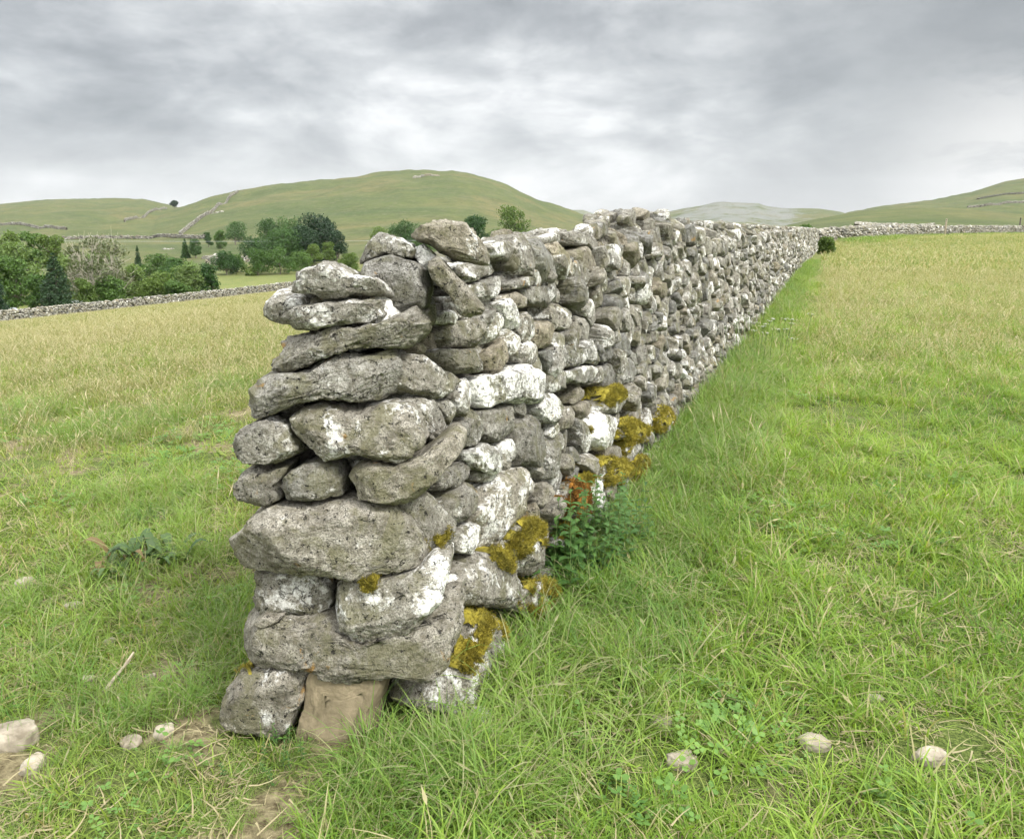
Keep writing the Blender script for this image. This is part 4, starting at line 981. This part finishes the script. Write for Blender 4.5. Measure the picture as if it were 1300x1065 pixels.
def litter_set(rng):
    V, Fc, A = [], [], []; c = 0
    for _ in range(16):
        p = np.array([*(rng.normal(0, .05, 2)), rng.uniform(.002, .03)]); a = rng.uniform(0, 2*PI); L = rng.uniform(.03, .11); w = rng.uniform(.001, .0024); z = rng.normal(0, .25); bend = rng.normal(0, .6)
        for k in range(4):
            f = k/3; a2 = a+bend*f; d = np.array([math.cos(a2), math.sin(a2), z*(1-f)]); sd = np.array([-d[1], d[0], 0]); V += [p-sd*w*(1.2-f), p+sd*w*(1.2-f)+UP*w*.5]; A += [(rng.random(), .95, .4)]*2; p = p+d*L/3
        for k in range(3): b = c+2*k; Fc += [[b, b+1, b+3], [b, b+3, b+2]]
        c += 8
    return np.array(V), np.array(Fc), np.array(A)
def clover_set(rng):
    V, Fc, A = [], [], []; c = 0
    for _ in range(16):
        q = np.array([*(rng.normal(0, .05, 2)), 0]); h = rng.uniform(.02, .055); t0 = rng.uniform(0, 2*PI); sz = rng.uniform(.006, .013); sh = rng.random(); top = q+UP*h+np.array([*(rng.normal(0, .01, 2)), 0])
        V += [q-np.array([.0006, 0, 0]), q+np.array([.0006, 0, 0]), top]; A += [(sh, 0, .5)]*3; Fc += [[c, c+1, c+2]]; c += 3
        for k in range(3):
            a = t0+k*2*PI/3; d = np.array([math.cos(a), math.sin(a), rng.uniform(-.1, .35)]); sd = np.array([-d[1], d[0], rng.normal(0, .15)])
            V += [top, top+d*sz*.8-sd*sz*.62, top+d*sz*1.5-sd*sz*.45, top+d*sz*1.6+sd*sz*.4, top+d*sz*.8+sd*sz*.62]; A += [(sh, 0, 0)]*5; Fc += [[c, c+1, c+2], [c, c+2, c+3], [c, c+3, c+4]]; c += 5
    return np.array(V), np.array(Fc), np.array(A)
SRC = {}
def source(key, variants, mat):
    cl = bpy.data.collections.new('src_'+key)
    for k, (V, Fc, A) in enumerate(variants):
        o = mesh_obj('tuft_%s_%d' % (key, k), V, Fc, mat, None, False, A); COL.objects.unlink(o); cl.objects.link(o)
    SRC[key] = (cl, len(variants))
g_lush = leafy_mat('grass_lush', (.10, .215, .028), (.325, .46, .072), .45, 1.1, straw=(.42, .38, .20))
g_left = leafy_mat('grass_left', (.115, .215, .032), (.32, .42, .08), .45, .9, straw=(.44, .37, .20))
g_dark = leafy_mat('grass_dark', (.085, .20, .035), (.29, .41, .085), .45, 1.3, straw=(.34, .34, .18))
g_mead = leafy_mat('grass_meadow', (.13, .21, .045), (.28, .33, .10), .4, .35, straw=(.50, .43, .27))
g_olive = leafy_mat('grass_olive', (.14, .19, .045), (.27, .285, .09), .4, .30, straw=(.46, .41, .25))
rg = np.random.default_rng(21)
mk = lambda *a, **k: [blade_set(*a, rng=rg, **k) for _ in range(6)]
source('lush', mk(30, .06, .05, .15, .003, .0065, 1.4, flop=1.0), g_lush)
source('left', mk(30, .06, .05, .13, .0028, .006, 1.4, flop=1.0), g_left)
source('long', mk(46, .08, .20, .42, .0035, .007, 2.0, nseg=6, flop=.6, seedhead=.03), g_dark)
source('lushlong', mk(44, .06, .12, .28, .0035, .007, 1.9, nseg=6, flop=.7, seedhead=.03), g_lush)
source('mead', mk(42, .16, .16, .36, .003, .006, 1.1, flop=.5, seedhead=.22), g_mead)
source('olive', mk(42, .16, .12, .32, .003, .006, 1.1, flop=.5, seedhead=.25), g_olive)
source('meadfar', mk(70, .5, .2, .42, .010, .02, .9, nseg=3, flop=.5, seedhead=.2), g_mead)
source('olivefar', mk(70, .5, .16, .36, .010, .02, .9, nseg=3, flop=.5, seedhead=.25), g_olive)
source('darkfar', mk(60, .35, .25, .5, .010, .018, .9, nseg=3, flop=.4), g_dark)
source('stalk', [blade_set(7, .12, .28, .52, .0022, .0032, .55, rng=rg, nseg=5, seedhead=1., flop=.35) for _ in range(6)], leafy_mat('seed_stalk', (.22, .25, .09), (.36, .36, .16), .3, .6, straw=(.52, .45, .29)))
source('litter', [litter_set(rg) for _ in range(5)], leafy_mat('dead_grass', (.20, .17, .09), (.36, .31, .18), .15, 2.))
source('clover', [clover_set(rg) for _ in range(5)], leafy_mat('clover_leaf', (.07, .16, .03), (.17, .30, .06), .3, 2.))
def scatter(name, label, key, P, S, tilt=.12, lean=None):
    n = len(P); cl, nv = SRC[key]
    me = bpy.data.meshes.new(name); me.vertices.add(n); me.vertices.foreach_set('co', P.astype(np.float32).ravel())
    rot = np.stack([rg.normal(0, tilt, n), rg.normal(0, tilt, n), rg.uniform(0, 2*PI, n)], -1)
    if lean is not None: rot[:, 0] += lean[0]; rot[:, 1] += lean[1]; rot[:, 2] = rg.uniform(0, 2*PI, n)
    for nm, ty, dat in (('rot', 'FLOAT_VECTOR', rot), ('scl', 'FLOAT', S), ('idx', 'INT', rg.integers(0, nv, n))):
        a = me.attributes.new(nm, ty, 'POINT'); a.data.foreach_set('vector' if ty == 'FLOAT_VECTOR' else 'value', np.asarray(dat, np.int32 if ty == 'INT' else np.float32).ravel())
    o = bpy.data.objects.new(name, me); COL.objects.link(o)
    ng = bpy.data.node_groups.new('scatter_'+key, 'GeometryNodeTree')
    ng.interface.new_socket('Geometry', in_out='INPUT', socket_type='NodeSocketGeometry'); ng.interface.new_socket('Geometry', in_out='OUTPUT', socket_type='NodeSocketGeometry')
    N_ = ng.nodes; gi, go = N_.new('NodeGroupInput'), N_.new('NodeGroupOutput'); ci = N_.new('GeometryNodeCollectionInfo')
    ci.inputs['Collection'].default_value = cl; ci.inputs['Separate Children'].default_value = True; ci.inputs['Reset Children'].default_value = True
    ip = N_.new('GeometryNodeInstanceOnPoints'); ip.inputs['Pick Instance'].default_value = True
    def at(nm, ty):
        q = N_.new('GeometryNodeInputNamedAttribute'); q.data_type = ty; q.inputs['Name'].default_value = nm; return q.outputs['Attribute']
    er = N_.new('FunctionNodeEulerToRotation')
    L = ng.links.new; L(gi.outputs[0], ip.inputs['Points']); L(ci.outputs[0], ip.inputs['Instance']); L(at('idx', 'INT'), ip.inputs['Instance Index'])
    L(at('rot', 'FLOAT_VECTOR'), er.inputs[0]); L(er.outputs[0], ip.inputs['Rotation']); L(at('scl', 'FLOAT'), ip.inputs['Scale']); L(ip.outputs[0], go.inputs[0])
    md = o.modifiers.new('scatter', 'NODES'); md.node_group = ng
    tag(o, label, 'grass', kind='stuff')
def cloud(r0, r1, dens, keep, azm=.80):
    if r0 < 6: azm = 1.2; r0 = r0*.55
    area = azm*(r1*r1-r0*r0); n = int(area*dens); r = np.sqrt(rg.uniform(r0*r0, r1*r1, n)); a = rg.uniform(-azm, azm, n)
    X, Y = r*np.sin(a), r*np.cos(a); s = wallcoord(X, Y); k = keep(X, Y, s, r)
    for lx, ly, ax, ay, _ in LOOSE: k = k & (((X-lx)/(ax+.025))**2+((Y-ly+.03)/(ay+.06))**2 > 1)
    X, Y = X[k], Y[k]
    return np.stack([X, Y, terrain(X, Y)], -1)
def bare_left(X, Y):  # worn patches left of the wall end and odd gaps elsewhere
    return (pn(X, Y, 2.4, 3.) > .24)
in_wall = lambda s, Y: (s > -.80) & (s < .02) & (Y > 2.05)
tmeet = 60.5
def rightside(X, Y, s): return (s > .0) & ~((Y > 58+.55*(X-22)) & (X > 18))
def beyond_right(X, Y): return Y < np.interp(X, [18, 25, 28, 42, 66, 82], [58, 59.5, 62, 75, 95, 106])
# short turf both sides
P = np.vstack([cloud(1.0, 5.0, 420, lambda X, Y, s, r: ((s > .01) | ((Y < 2.05) & (X > -.5))) & (pn(X, Y, 2.3, 9.) < .27)), cloud(5, 14, 130, lambda X, Y, s, r: (s > .05))])
scatter('grass', 'short bright green grass on the right of the wall', 'lush', P, rg.uniform(.6, 1.25, len(P))*(1+.5*smooth(np.hypot(P[:, 0], P[:, 1]), 5, 12)), .25)
P = np.vstack([cloud(1.0, 5.0, 420, lambda X, Y, s, r: (((s < -.78) | (Y < 2.03)) & (X < -.25)) & ~(bare_left(X, Y) & (r < 4))), cloud(5, 14, 130, lambda X, Y, s, r: s < -.9)])
scatter('grass', 'short yellow-green grass on the left of the wall', 'left', P, rg.uniform(.55, 1.2, len(P))*(1+.5*smooth(np.hypot(P[:, 0], P[:, 1]), 5, 12)), .25)
# tall seeding stalks standing above the sward
P = np.vstack([cloud(2.6, 16, 9, lambda X, Y, s, r: (s > .1) & (rg.random(len(X)) < smooth(r, 2, 9)) & (pn(X, Y, .5, 31.) > -.2)), cloud(5, 16, 5, lambda X, Y, s, r: (s < -1.2))])
scatter('seeding_grass', 'tall pale seed stalks standing above the meadow grass', 'stalk', P, rg.uniform(.6, 1.05, len(P)), .14)
# bleached litter lying between the tufts, and low broad-leaved weeds
P = cloud(1.0, 5.0, 100, lambda X, Y, s, r: ((s > .0) | (s < -.8) | (Y < 2.03)))
scatter('dry_grass', 'bleached dead grass lying between the green tufts', 'litter', P, rg.uniform(.5, 1.1, len(P)), .15)
P = cloud(1.0, 7.0, 30, lambda X, Y, s, r: ((s > .05) | (s < -.9) | (Y < 2.0)) & (pn(X, Y, 1.3, 20.) > .12))
scatter('ground_cover', 'low round-leaved weeds and clover growing among the grass', 'clover', P, rg.uniform(.6, 1.3, len(P)), .2)
# longer tussocks in the right grass
P = np.vstack([cloud(1.2, 7, 75, lambda X, Y, s, r: (s > .02) & (pn(X, Y, 1.6, 1.) > .02)), cloud(7, 20, 30, lambda X, Y, s, r: (s > .3))])
scatter('grass_tussocks', 'longer arching tussocks in the right grass', 'lushlong', P, rg.uniform(.6, 1.15, len(P)), .22)
# lush strip against the wall
P = np.vstack([cloud(1.9, 9, 230, lambda X, Y, s, r: (s > .03) & (s < .12+rg.uniform(0, .75, len(s))) & (Y > 2.02)), cloud(9, 34, 60, lambda X, Y, s, r: (s > .03) & (s < .15+rg.uniform(0, .6, len(s)))),
     cloud(1.6, 5, 230, lambda X, Y, s, r: (Y > 1.66) & (Y < 1.99) & (X > -1.05) & (X < .25)), cloud(1.6, 5, 260, lambda X, Y, s, r: (Y > 1.82) & (Y < 1.98) & (X > -.52) & (X < .0)),
     cloud(2, 9, 160, lambda X, Y, s, r: (s > -1.25) & (s < -.78))])
front = (P[:, 1] < 2.0) & (P[:, 0] < .15)
sc_ = rg.uniform(.55, 1.0, len(P)); sc_ = np.where(front, sc_*np.where(P[:, 0] < -.44, .30, .85), sc_); sc_ = np.where((P[:, 0] < -.8) & ~front, sc_*.6, sc_)
scatter('long_grass', 'long dark green grass arching along the foot of the dry stone wall', 'long', P, sc_, .2)
# dark tufts in the left meadow and yellow-olive seed grass beyond
tuf = np.array([ground_at(*q)[:2] for q in ((150, 545), (120, 550), (195, 538), (20, 530), (190, 655), (215, 645), (165, 625), (280, 495), (190, 720), (160, 700), (230, 700), (60, 770), (100, 800), (120, 925), (60, 880), (250, 900), (20, 765), (265, 800), (240, 760))])
def near_tuf(X, Y):
    d = np.min(np.hypot(X[:, None]-tuf[:, 0], (Y[:, None]-tuf[:, 1])*.7), 1); r = np.hypot(X, Y); return d < .055*r*rg.uniform(.5, 1.25, len(X))
P = cloud(1.2, 12, 140, lambda X, Y, s, r: (s < -.85) & near_tuf(X, Y))
scatter('grass_tufts', 'darker green tufts in the left pasture', 'long', P, rg.uniform(.42, .75, len(P)), .25)
P = cloud(5.5, 26, 42, lambda X, Y, s, r: (s < -1.0) & (rg.random(len(X)) < smooth(r, 5, 9)*1.))
scatter('meadow_grass', 'olive seeding grass of the left meadow', 'olive', P, rg.uniform(.55, 1.0, len(P)), .12)
P = cloud(24, 175, 1.9, lambda X, Y, s, r: (s < -1.5) & (s > -92) & (rg.random(len(X)) < np.clip(60/r, .25, 1)))
scatter('meadow_grass', 'far olive seeding grass reaching the left field wall', 'olivefar', P, rg.uniform(.6, 1.0, len(P))*.8, .1)
P = cloud(6.5, 26, 42, lambda X, Y, s, r: (s > .9) & (rg.random(len(X)) < smooth(r-1.2*s*0, 6, 12)))
scatter('meadow_grass', 'pale straw-tipped grass of the right meadow', 'mead', P, rg.uniform(.55, 1.0, len(P)), .12)
P = cloud(24, 110, 3.0, lambda X, Y, s, r: (s > .8) & beyond_right(X, Y) & (rg.random(len(X)) < np.clip(50/r, .3, 1)))
scatter('meadow_grass', 'far pale grass of the right meadow', 'meadfar', P, rg.uniform(.6, 1.0, len(P)), .1)
q = np.array([at_dist(c, d-.9) for c, d in ((1060, 60), (1082, 61), (1100, 64), (1140, 70), (1180, 77), (1220, 84), (1260, 90), (1300, 97), (1380, 108))])
k = rg.uniform(0, len(q)-1.001, 900); i = k.astype(int); f = (k-i)[:, None]; P = q[i]*(1-f)+q[i+1]*f; P[:, 1] -= rg.uniform(0, 4.0, len(P))*rg.random(len(P)); P[:, 2] = terrain(P[:, 0], P[:, 1])
scatter('long_grass', 'dark green strip of long grass below the far right wall', 'darkfar', P, rg.uniform(.7, 1.2, len(P)), .1)

# ------------------------------------------------------------------ plants
M_DOCK = leafy_mat('dock_leaf', (.05, .10, .03), (.13, .19, .06), .3, 3, straw=(.17, .12, .05)); M_NETTLE = leafy_mat('nettle_leaf', (.035, .095, .022), (.10, .20, .045), .3, 3)
M_FLOWER = simple_mat('white_petals', (.5, .5, .42), (.7, .7, .62), 20, .8, .001, .1)
M_STEM = simple_mat('green_stem', (.10, .16, .05), (.18, .24, .08), 20, .8)
def leaf(S, base, d, L, w, up, rng, tn):
    d = np.array(d, float); d /= np.linalg.norm(d); sd = np.cross(d, UP); sd /= np.linalg.norm(sd)+1e-9; n = 6; V = []
    for k in range(n+1):
        f = k/n; p = base+d*L*f+UP*(up*L*math.sin(f*2.2)*.6-.25*L*f*f); ww = w*math.sin(PI*min(1, .08+f*.92))**.7*(1+.1*rng.normal())
        V += [p-sd*ww+UP*ww*.25, p, p+sd*ww+UP*ww*.25]
    Fc = []
    for k in range(n):
        b = k*3; Fc += [[b, b+1, b+4], [b, b+4, b+3], [b+1, b+2, b+5], [b+1, b+5, b+4]]
    S.add(V, Fc, tn)
def dock(px, py, size, n, label, seed, mat, name='dock_plant', cat='plant'):
    rng = np.random.default_rng(seed); p = ground_at(px, py, .8, 60); e = empty(name, p, label, cat); S = Soup(); T = Soup()
    for k in range(n):
        a = rng.uniform(0, 2*PI); el = rng.uniform(.2, .9); L = size*rng.uniform(.4, 1.1); b = rng.normal(0, .42, 3)*size*np.array([1, 1, 0])
        leaf(S, b+UP*.02, (math.cos(a), math.sin(a), .1), L, L*.13, el*1.7, rng, (rng.random(), 1.0 if rng.random() < .12 else .3, 0))
    for k in range(3):
        b = rng.normal(0, .15, 3)*size*np.array([1, 1, 0]); tube(T, [np.array([0, 0, -.02]), b+UP*.01, b+UP*size*.5+rng.normal(0, .02, 3), b+UP*size*.9+rng.normal(0, .04, 3)], .004, .002, 5, (.5, .5, .5))
    S.build('leaves', mat, e, True); T.build('stem', M_STEM, e)
dock(185, 716, .15, 70, 'broad-leaved dock with some rusty leaves left of the wall end', 1, M_DOCK)
dock(146, 738, .10, 30, 'smaller rusty dock rosette beside the big one', 2, M_DOCK)
def nettles(px, py, rad, n, hgt, label, seed, name='nettle_clump', mat=None):
    rng = np.random.default_rng(seed); p = ground_at(px, py, .8, 60); e = empty(name, p, label, 'plant'); S = Soup(); T = Soup()
    for k in range(n):
        b = np.array([*(rng.normal(0, .5, 2)*rad), 0]); h = hgt*rng.uniform(.5, 1.1); ln = rng.normal(0, .12, 3)*h; ln[2] = 0; top = b+UP*h+ln
        tube(T, [np.array([0, 0, -.02]), b+UP*.02, (b+top)/2+ln*.1, top], .0022, .0012, 4, (.5, .5, .5)); a0 = rng.uniform(0, PI)
        for j in range(7):
            f = .25+.75*j/6; q = b+(top-b)*f
            for s in (0, PI):
                a = a0+s+(j % 2)*PI/2; L = hgt*.15*rng.uniform(.6, 1.2)*(1.2-.6*f); leaf(S, q, (math.cos(a), math.sin(a), .1), L, L*.26, .3, rng, (rng.random()*.9, .2, 0))
    S.build('leaves', mat or M_NETTLE, e, True); T.build('stem', M_STEM, e)
nettles(722, 738, .19, 46, .40, 'dark green nettles growing against the orange moss at the wall foot', 5)
nettles(770, 700, .2, 34, .34, 'nettles in the long grass right of the orange moss', 6)
nettles(195, 662, .13, 26, .10, 'low grey-green weed clump in the left pasture', 7, 'weed_clump')
nettles(345, 965, .12, 12, .09, 'small weedy sprig in front of the wall foot', 8, 'weed_clump')
def parsley(px, py, n, label, seed):
    rng = np.random.default_rng(seed); p = ground_at(px, py, .8, 60); e = empty('flowering_plant', p, label, 'flowers', 'white flowers by the wall'); T, S = Soup(), Soup()
    for k in range(n):
        b = np.array([*(rng.normal(0, .22, 2)), 0]); top = b+np.array([rng.normal(0, .05), rng.normal(0, .05), rng.uniform(.35, .5)]); tube(T, [np.array([0, 0, -.02]), b+UP*.03, top], .003, .002, 4, (.5, .5, .5))
        for j in range(8):
            c = top+np.array([*(rng.normal(0, .022, 2)), rng.uniform(.0, .015)]); tube(T, [top-UP*.03, c], .001, .001, 3, (.5, .5, .5)); V, Fc = ico(1); S.add(c+V*np.array([.006, .006, .003]), Fc, (.5, .5, .5))
    T.build('stem', M_STEM, e); S.build('blossom', M_FLOWER, e, False)
parsley(962, 458, 12, 'scattered small white blossoms in the long grass beside the wall', 1)
parsley(990, 450, 8, 'a few white blossoms further out from the wall', 2)
parsley(925, 462, 9, 'white blossoms right against the wall foot', 3)
# overhead wire across the valley
a_, b_ = ray(-150, 304), ray(900, 299)
A3 = np.array([0, 0, EYE])+a_/a_[1]*215; B3 = np.array([0, 0, EYE])+b_/b_[1]*260
S = Soup(); pts = [A3+(B3-A3)*f+UP*(-1.2*4*f*(1-f)) for f in np.linspace(0, 1, 24)]; tube(S, pts, .035, .035, 5, (.5, .5, .5))
M_WIRE = simple_mat('wire', (.35, .38, .38), (.42, .45, .45), 2, .5, .001, .0)
o = S.build('overhead_cable', M_WIRE); tag(o, 'thin overhead cable crossing in front of the dark trees', 'cable')

# ------------------------------------------------------------------ sky, sun, camera
SUN_EL, SUN_AZ = math.radians(48), math.radians(128)     # from the right, a little behind the camera
w = bpy.data.worlds.new('World'); sc.world = w; w.use_nodes = True; nt = w.node_tree; nt.nodes.clear(); t = NT(nt)
sky = t.n('ShaderNodeTexSky', sky_type='NISHITA'); sky.sun_disc = False; sky.sun_elevation = SUN_EL; sky.sun_rotation = SUN_AZ
tc = t.n('ShaderNodeTexCoord').outputs['Generated']; sp = t.n('ShaderNodeSeparateXYZ'); t.l(tc, sp.inputs[0])
mp = t.n('ShaderNodeMapping'); mp.inputs['Rotation'].default_value = (math.radians(0), math.radians(-9), 0); mp.inputs['Scale'].default_value = (1, 1, 2.3); mp.inputs['Location'].default_value = (3.1, .4, 1.7); t.l(tc, mp.inputs['Vector'])
n1 = t.noise(mp.outputs[0], 3.3, 9, .55, .35); n2 = t.noise(mp.outputs[0], 9.5, 8, .6, .25)
f = t.math('ADD', t.math('MULTIPLY', n1, .70), t.math('MULTIPLY', n2, .30))
cloud_c = t.ramp(f, [(.36, (.25, .27, .285)), (.45, (.37, .39, .405)), (.53, (.52, .54, .55)), (.62, (.76, .77, .775))])
# the bright gap low on the right
def lobe(az, el, sx, sy):
    d = Vector((math.sin(az)*math.cos(el), math.cos(az)*math.cos(el), math.sin(el)))
    dt = t.n('ShaderNodeVectorMath', operation='DOT_PRODUCT'); nv = t.n('ShaderNodeVectorMath', operation='NORMALIZE'); t.l(tc, nv.inputs[0]); t.l(nv.outputs[0], dt.inputs[0]); dt.inputs[1].default_value = d
    return t.math('POWER', t.math('MAXIMUM', dt.outputs['Value'], 0.), sx)
gap = t.math('MULTIPLY', lobe(math.radians(32), math.radians(4.5), 200, 0), t.ramp(n2, [(.30, 0.3), (.46, 1.)]))
cloud_c = t.mix(t.math('MULTIPLY', gap, .95), cloud_c, (.90, .885, .86))
dk = t.math('MULTIPLY', lobe(math.radians(27), math.radians(13), 45, 0), .62)
cloud_c = t.mix(dk, cloud_c, (.24, .26, .27))
# the band near the horizon is paler; the cloud overhead is thinner and brighter
hz = t.ramp(sp.outputs[2], [(.0, .55), (.12, .0)])
cloud_c = t.mix(hz, cloud_c, (.55, .565, .575))
up = t.ramp(sp.outputs[2], [(.29, 0.), (.62, 1.)])
cloud_c = t.mix(up, cloud_c, (2.3, 2.33, 2.37))
bk = t.ramp(t.math('MULTIPLY', sp.outputs[1], -1.), [(.05, 0.), (.6, 1.)])
cloud_c = t.mix(t.math('MULTIPLY', bk, .75), cloud_c, (1.9, 1.9, 1.88))
bg1 = t.n('ShaderNodeBackground'); t.l(sky.outputs[0], bg1.inputs[0]); bg1.inputs[1].default_value = .06
bg2 = t.n('ShaderNodeBackground'); t.l(cloud_c, bg2.inputs[0]); bg2.inputs[1].default_value = .415
mx = t.n('ShaderNodeMixShader'); mx.inputs[0].default_value = .95; t.l(bg1.outputs[0], mx.inputs[1]); t.l(bg2.outputs[0], mx.inputs[2])
wo = t.n('ShaderNodeOutputWorld'); t.l(mx.outputs[0], wo.inputs['Surface'])
sl = bpy.data.lights.new('sun', 'SUN'); sl.energy = 1.5; sl.angle = math.radians(14); sl.color = (1, .965, .91)
so = bpy.data.objects.new('sun', sl); COL.objects.link(so)
sd = Vector((math.sin(SUN_AZ)*math.cos(SUN_EL), math.cos(SUN_AZ)*math.cos(SUN_EL), math.sin(SUN_EL)))
so.rotation_euler = sd.to_track_quat('Z', 'Y').to_euler(); so.location = (5, -5, 12)
cam = bpy.data.cameras.new('camera'); co = bpy.data.objects.new('camera', cam); COL.objects.link(co); sc.camera = co
cam.sensor_fit = 'HORIZONTAL'; cam.sensor_width = 36; cam.lens = 36*F/1300; cam.shift_y = -45/1300
co.location = (0, 0, EYE); co.rotation_euler = (math.radians(90)-PITCH, 0, 0); cam.clip_start = .05; cam.clip_end = 20000
sc.view_settings.view_transform = 'Standard'; sc.view_settings.look = 'None'; sc.view_settings.exposure = 1.62; sc.view_settings.gamma = 1
sc.render.engine = 'CYCLES'; sc.cycles.max_bounces = 4; sc.cycles.diffuse_bounces = 2; sc.cycles.glossy_bounces = 1; sc.cycles.transmission_bounces = 2; sc.cycles.use_adaptive_sampling = True; sc.cycles.adaptive_threshold = .03; sc.cycles.use_denoising = True

# ------------------------------------------------------------------ the air between here and the fells
m, t = newmat('haze_air'); t = NT(t); v = t.n('ShaderNodeVolumePrincipled'); v.inputs['Density'].default_value = .45e-4; v.inputs['Color'].default_value = (.95, .97, 1, 1)
o_ = t.n('ShaderNodeOutputMaterial'); t.l(v.outputs[0], o_.inputs['Volume'])
hx = np.array([(x, y, z) for x in (-6600., 6600.) for y in (-6600., 6600.) for z in (-400., 420.)])
hz_o = mesh_obj('haze', hx, [[0, 1, 3, 2], [4, 6, 7, 5], [0, 4, 5, 1], [2, 3, 7, 6], [0, 2, 6, 4], [1, 5, 7, 3]], m, None, False); tag(hz_o, kind='stuff')
zs = [(hz_o.matrix_world @ Vector(c))[2] for c in hz_o.bound_box]
gme = bpy.data.objects['ground'].data; gv = np.empty(len(gme.vertices)*3, np.float32); gme.vertices.foreach_get('co', gv); gv = gv.reshape(-1, 3)
print('ground z', gv[:, 2].min(), gv[:, 2].max())
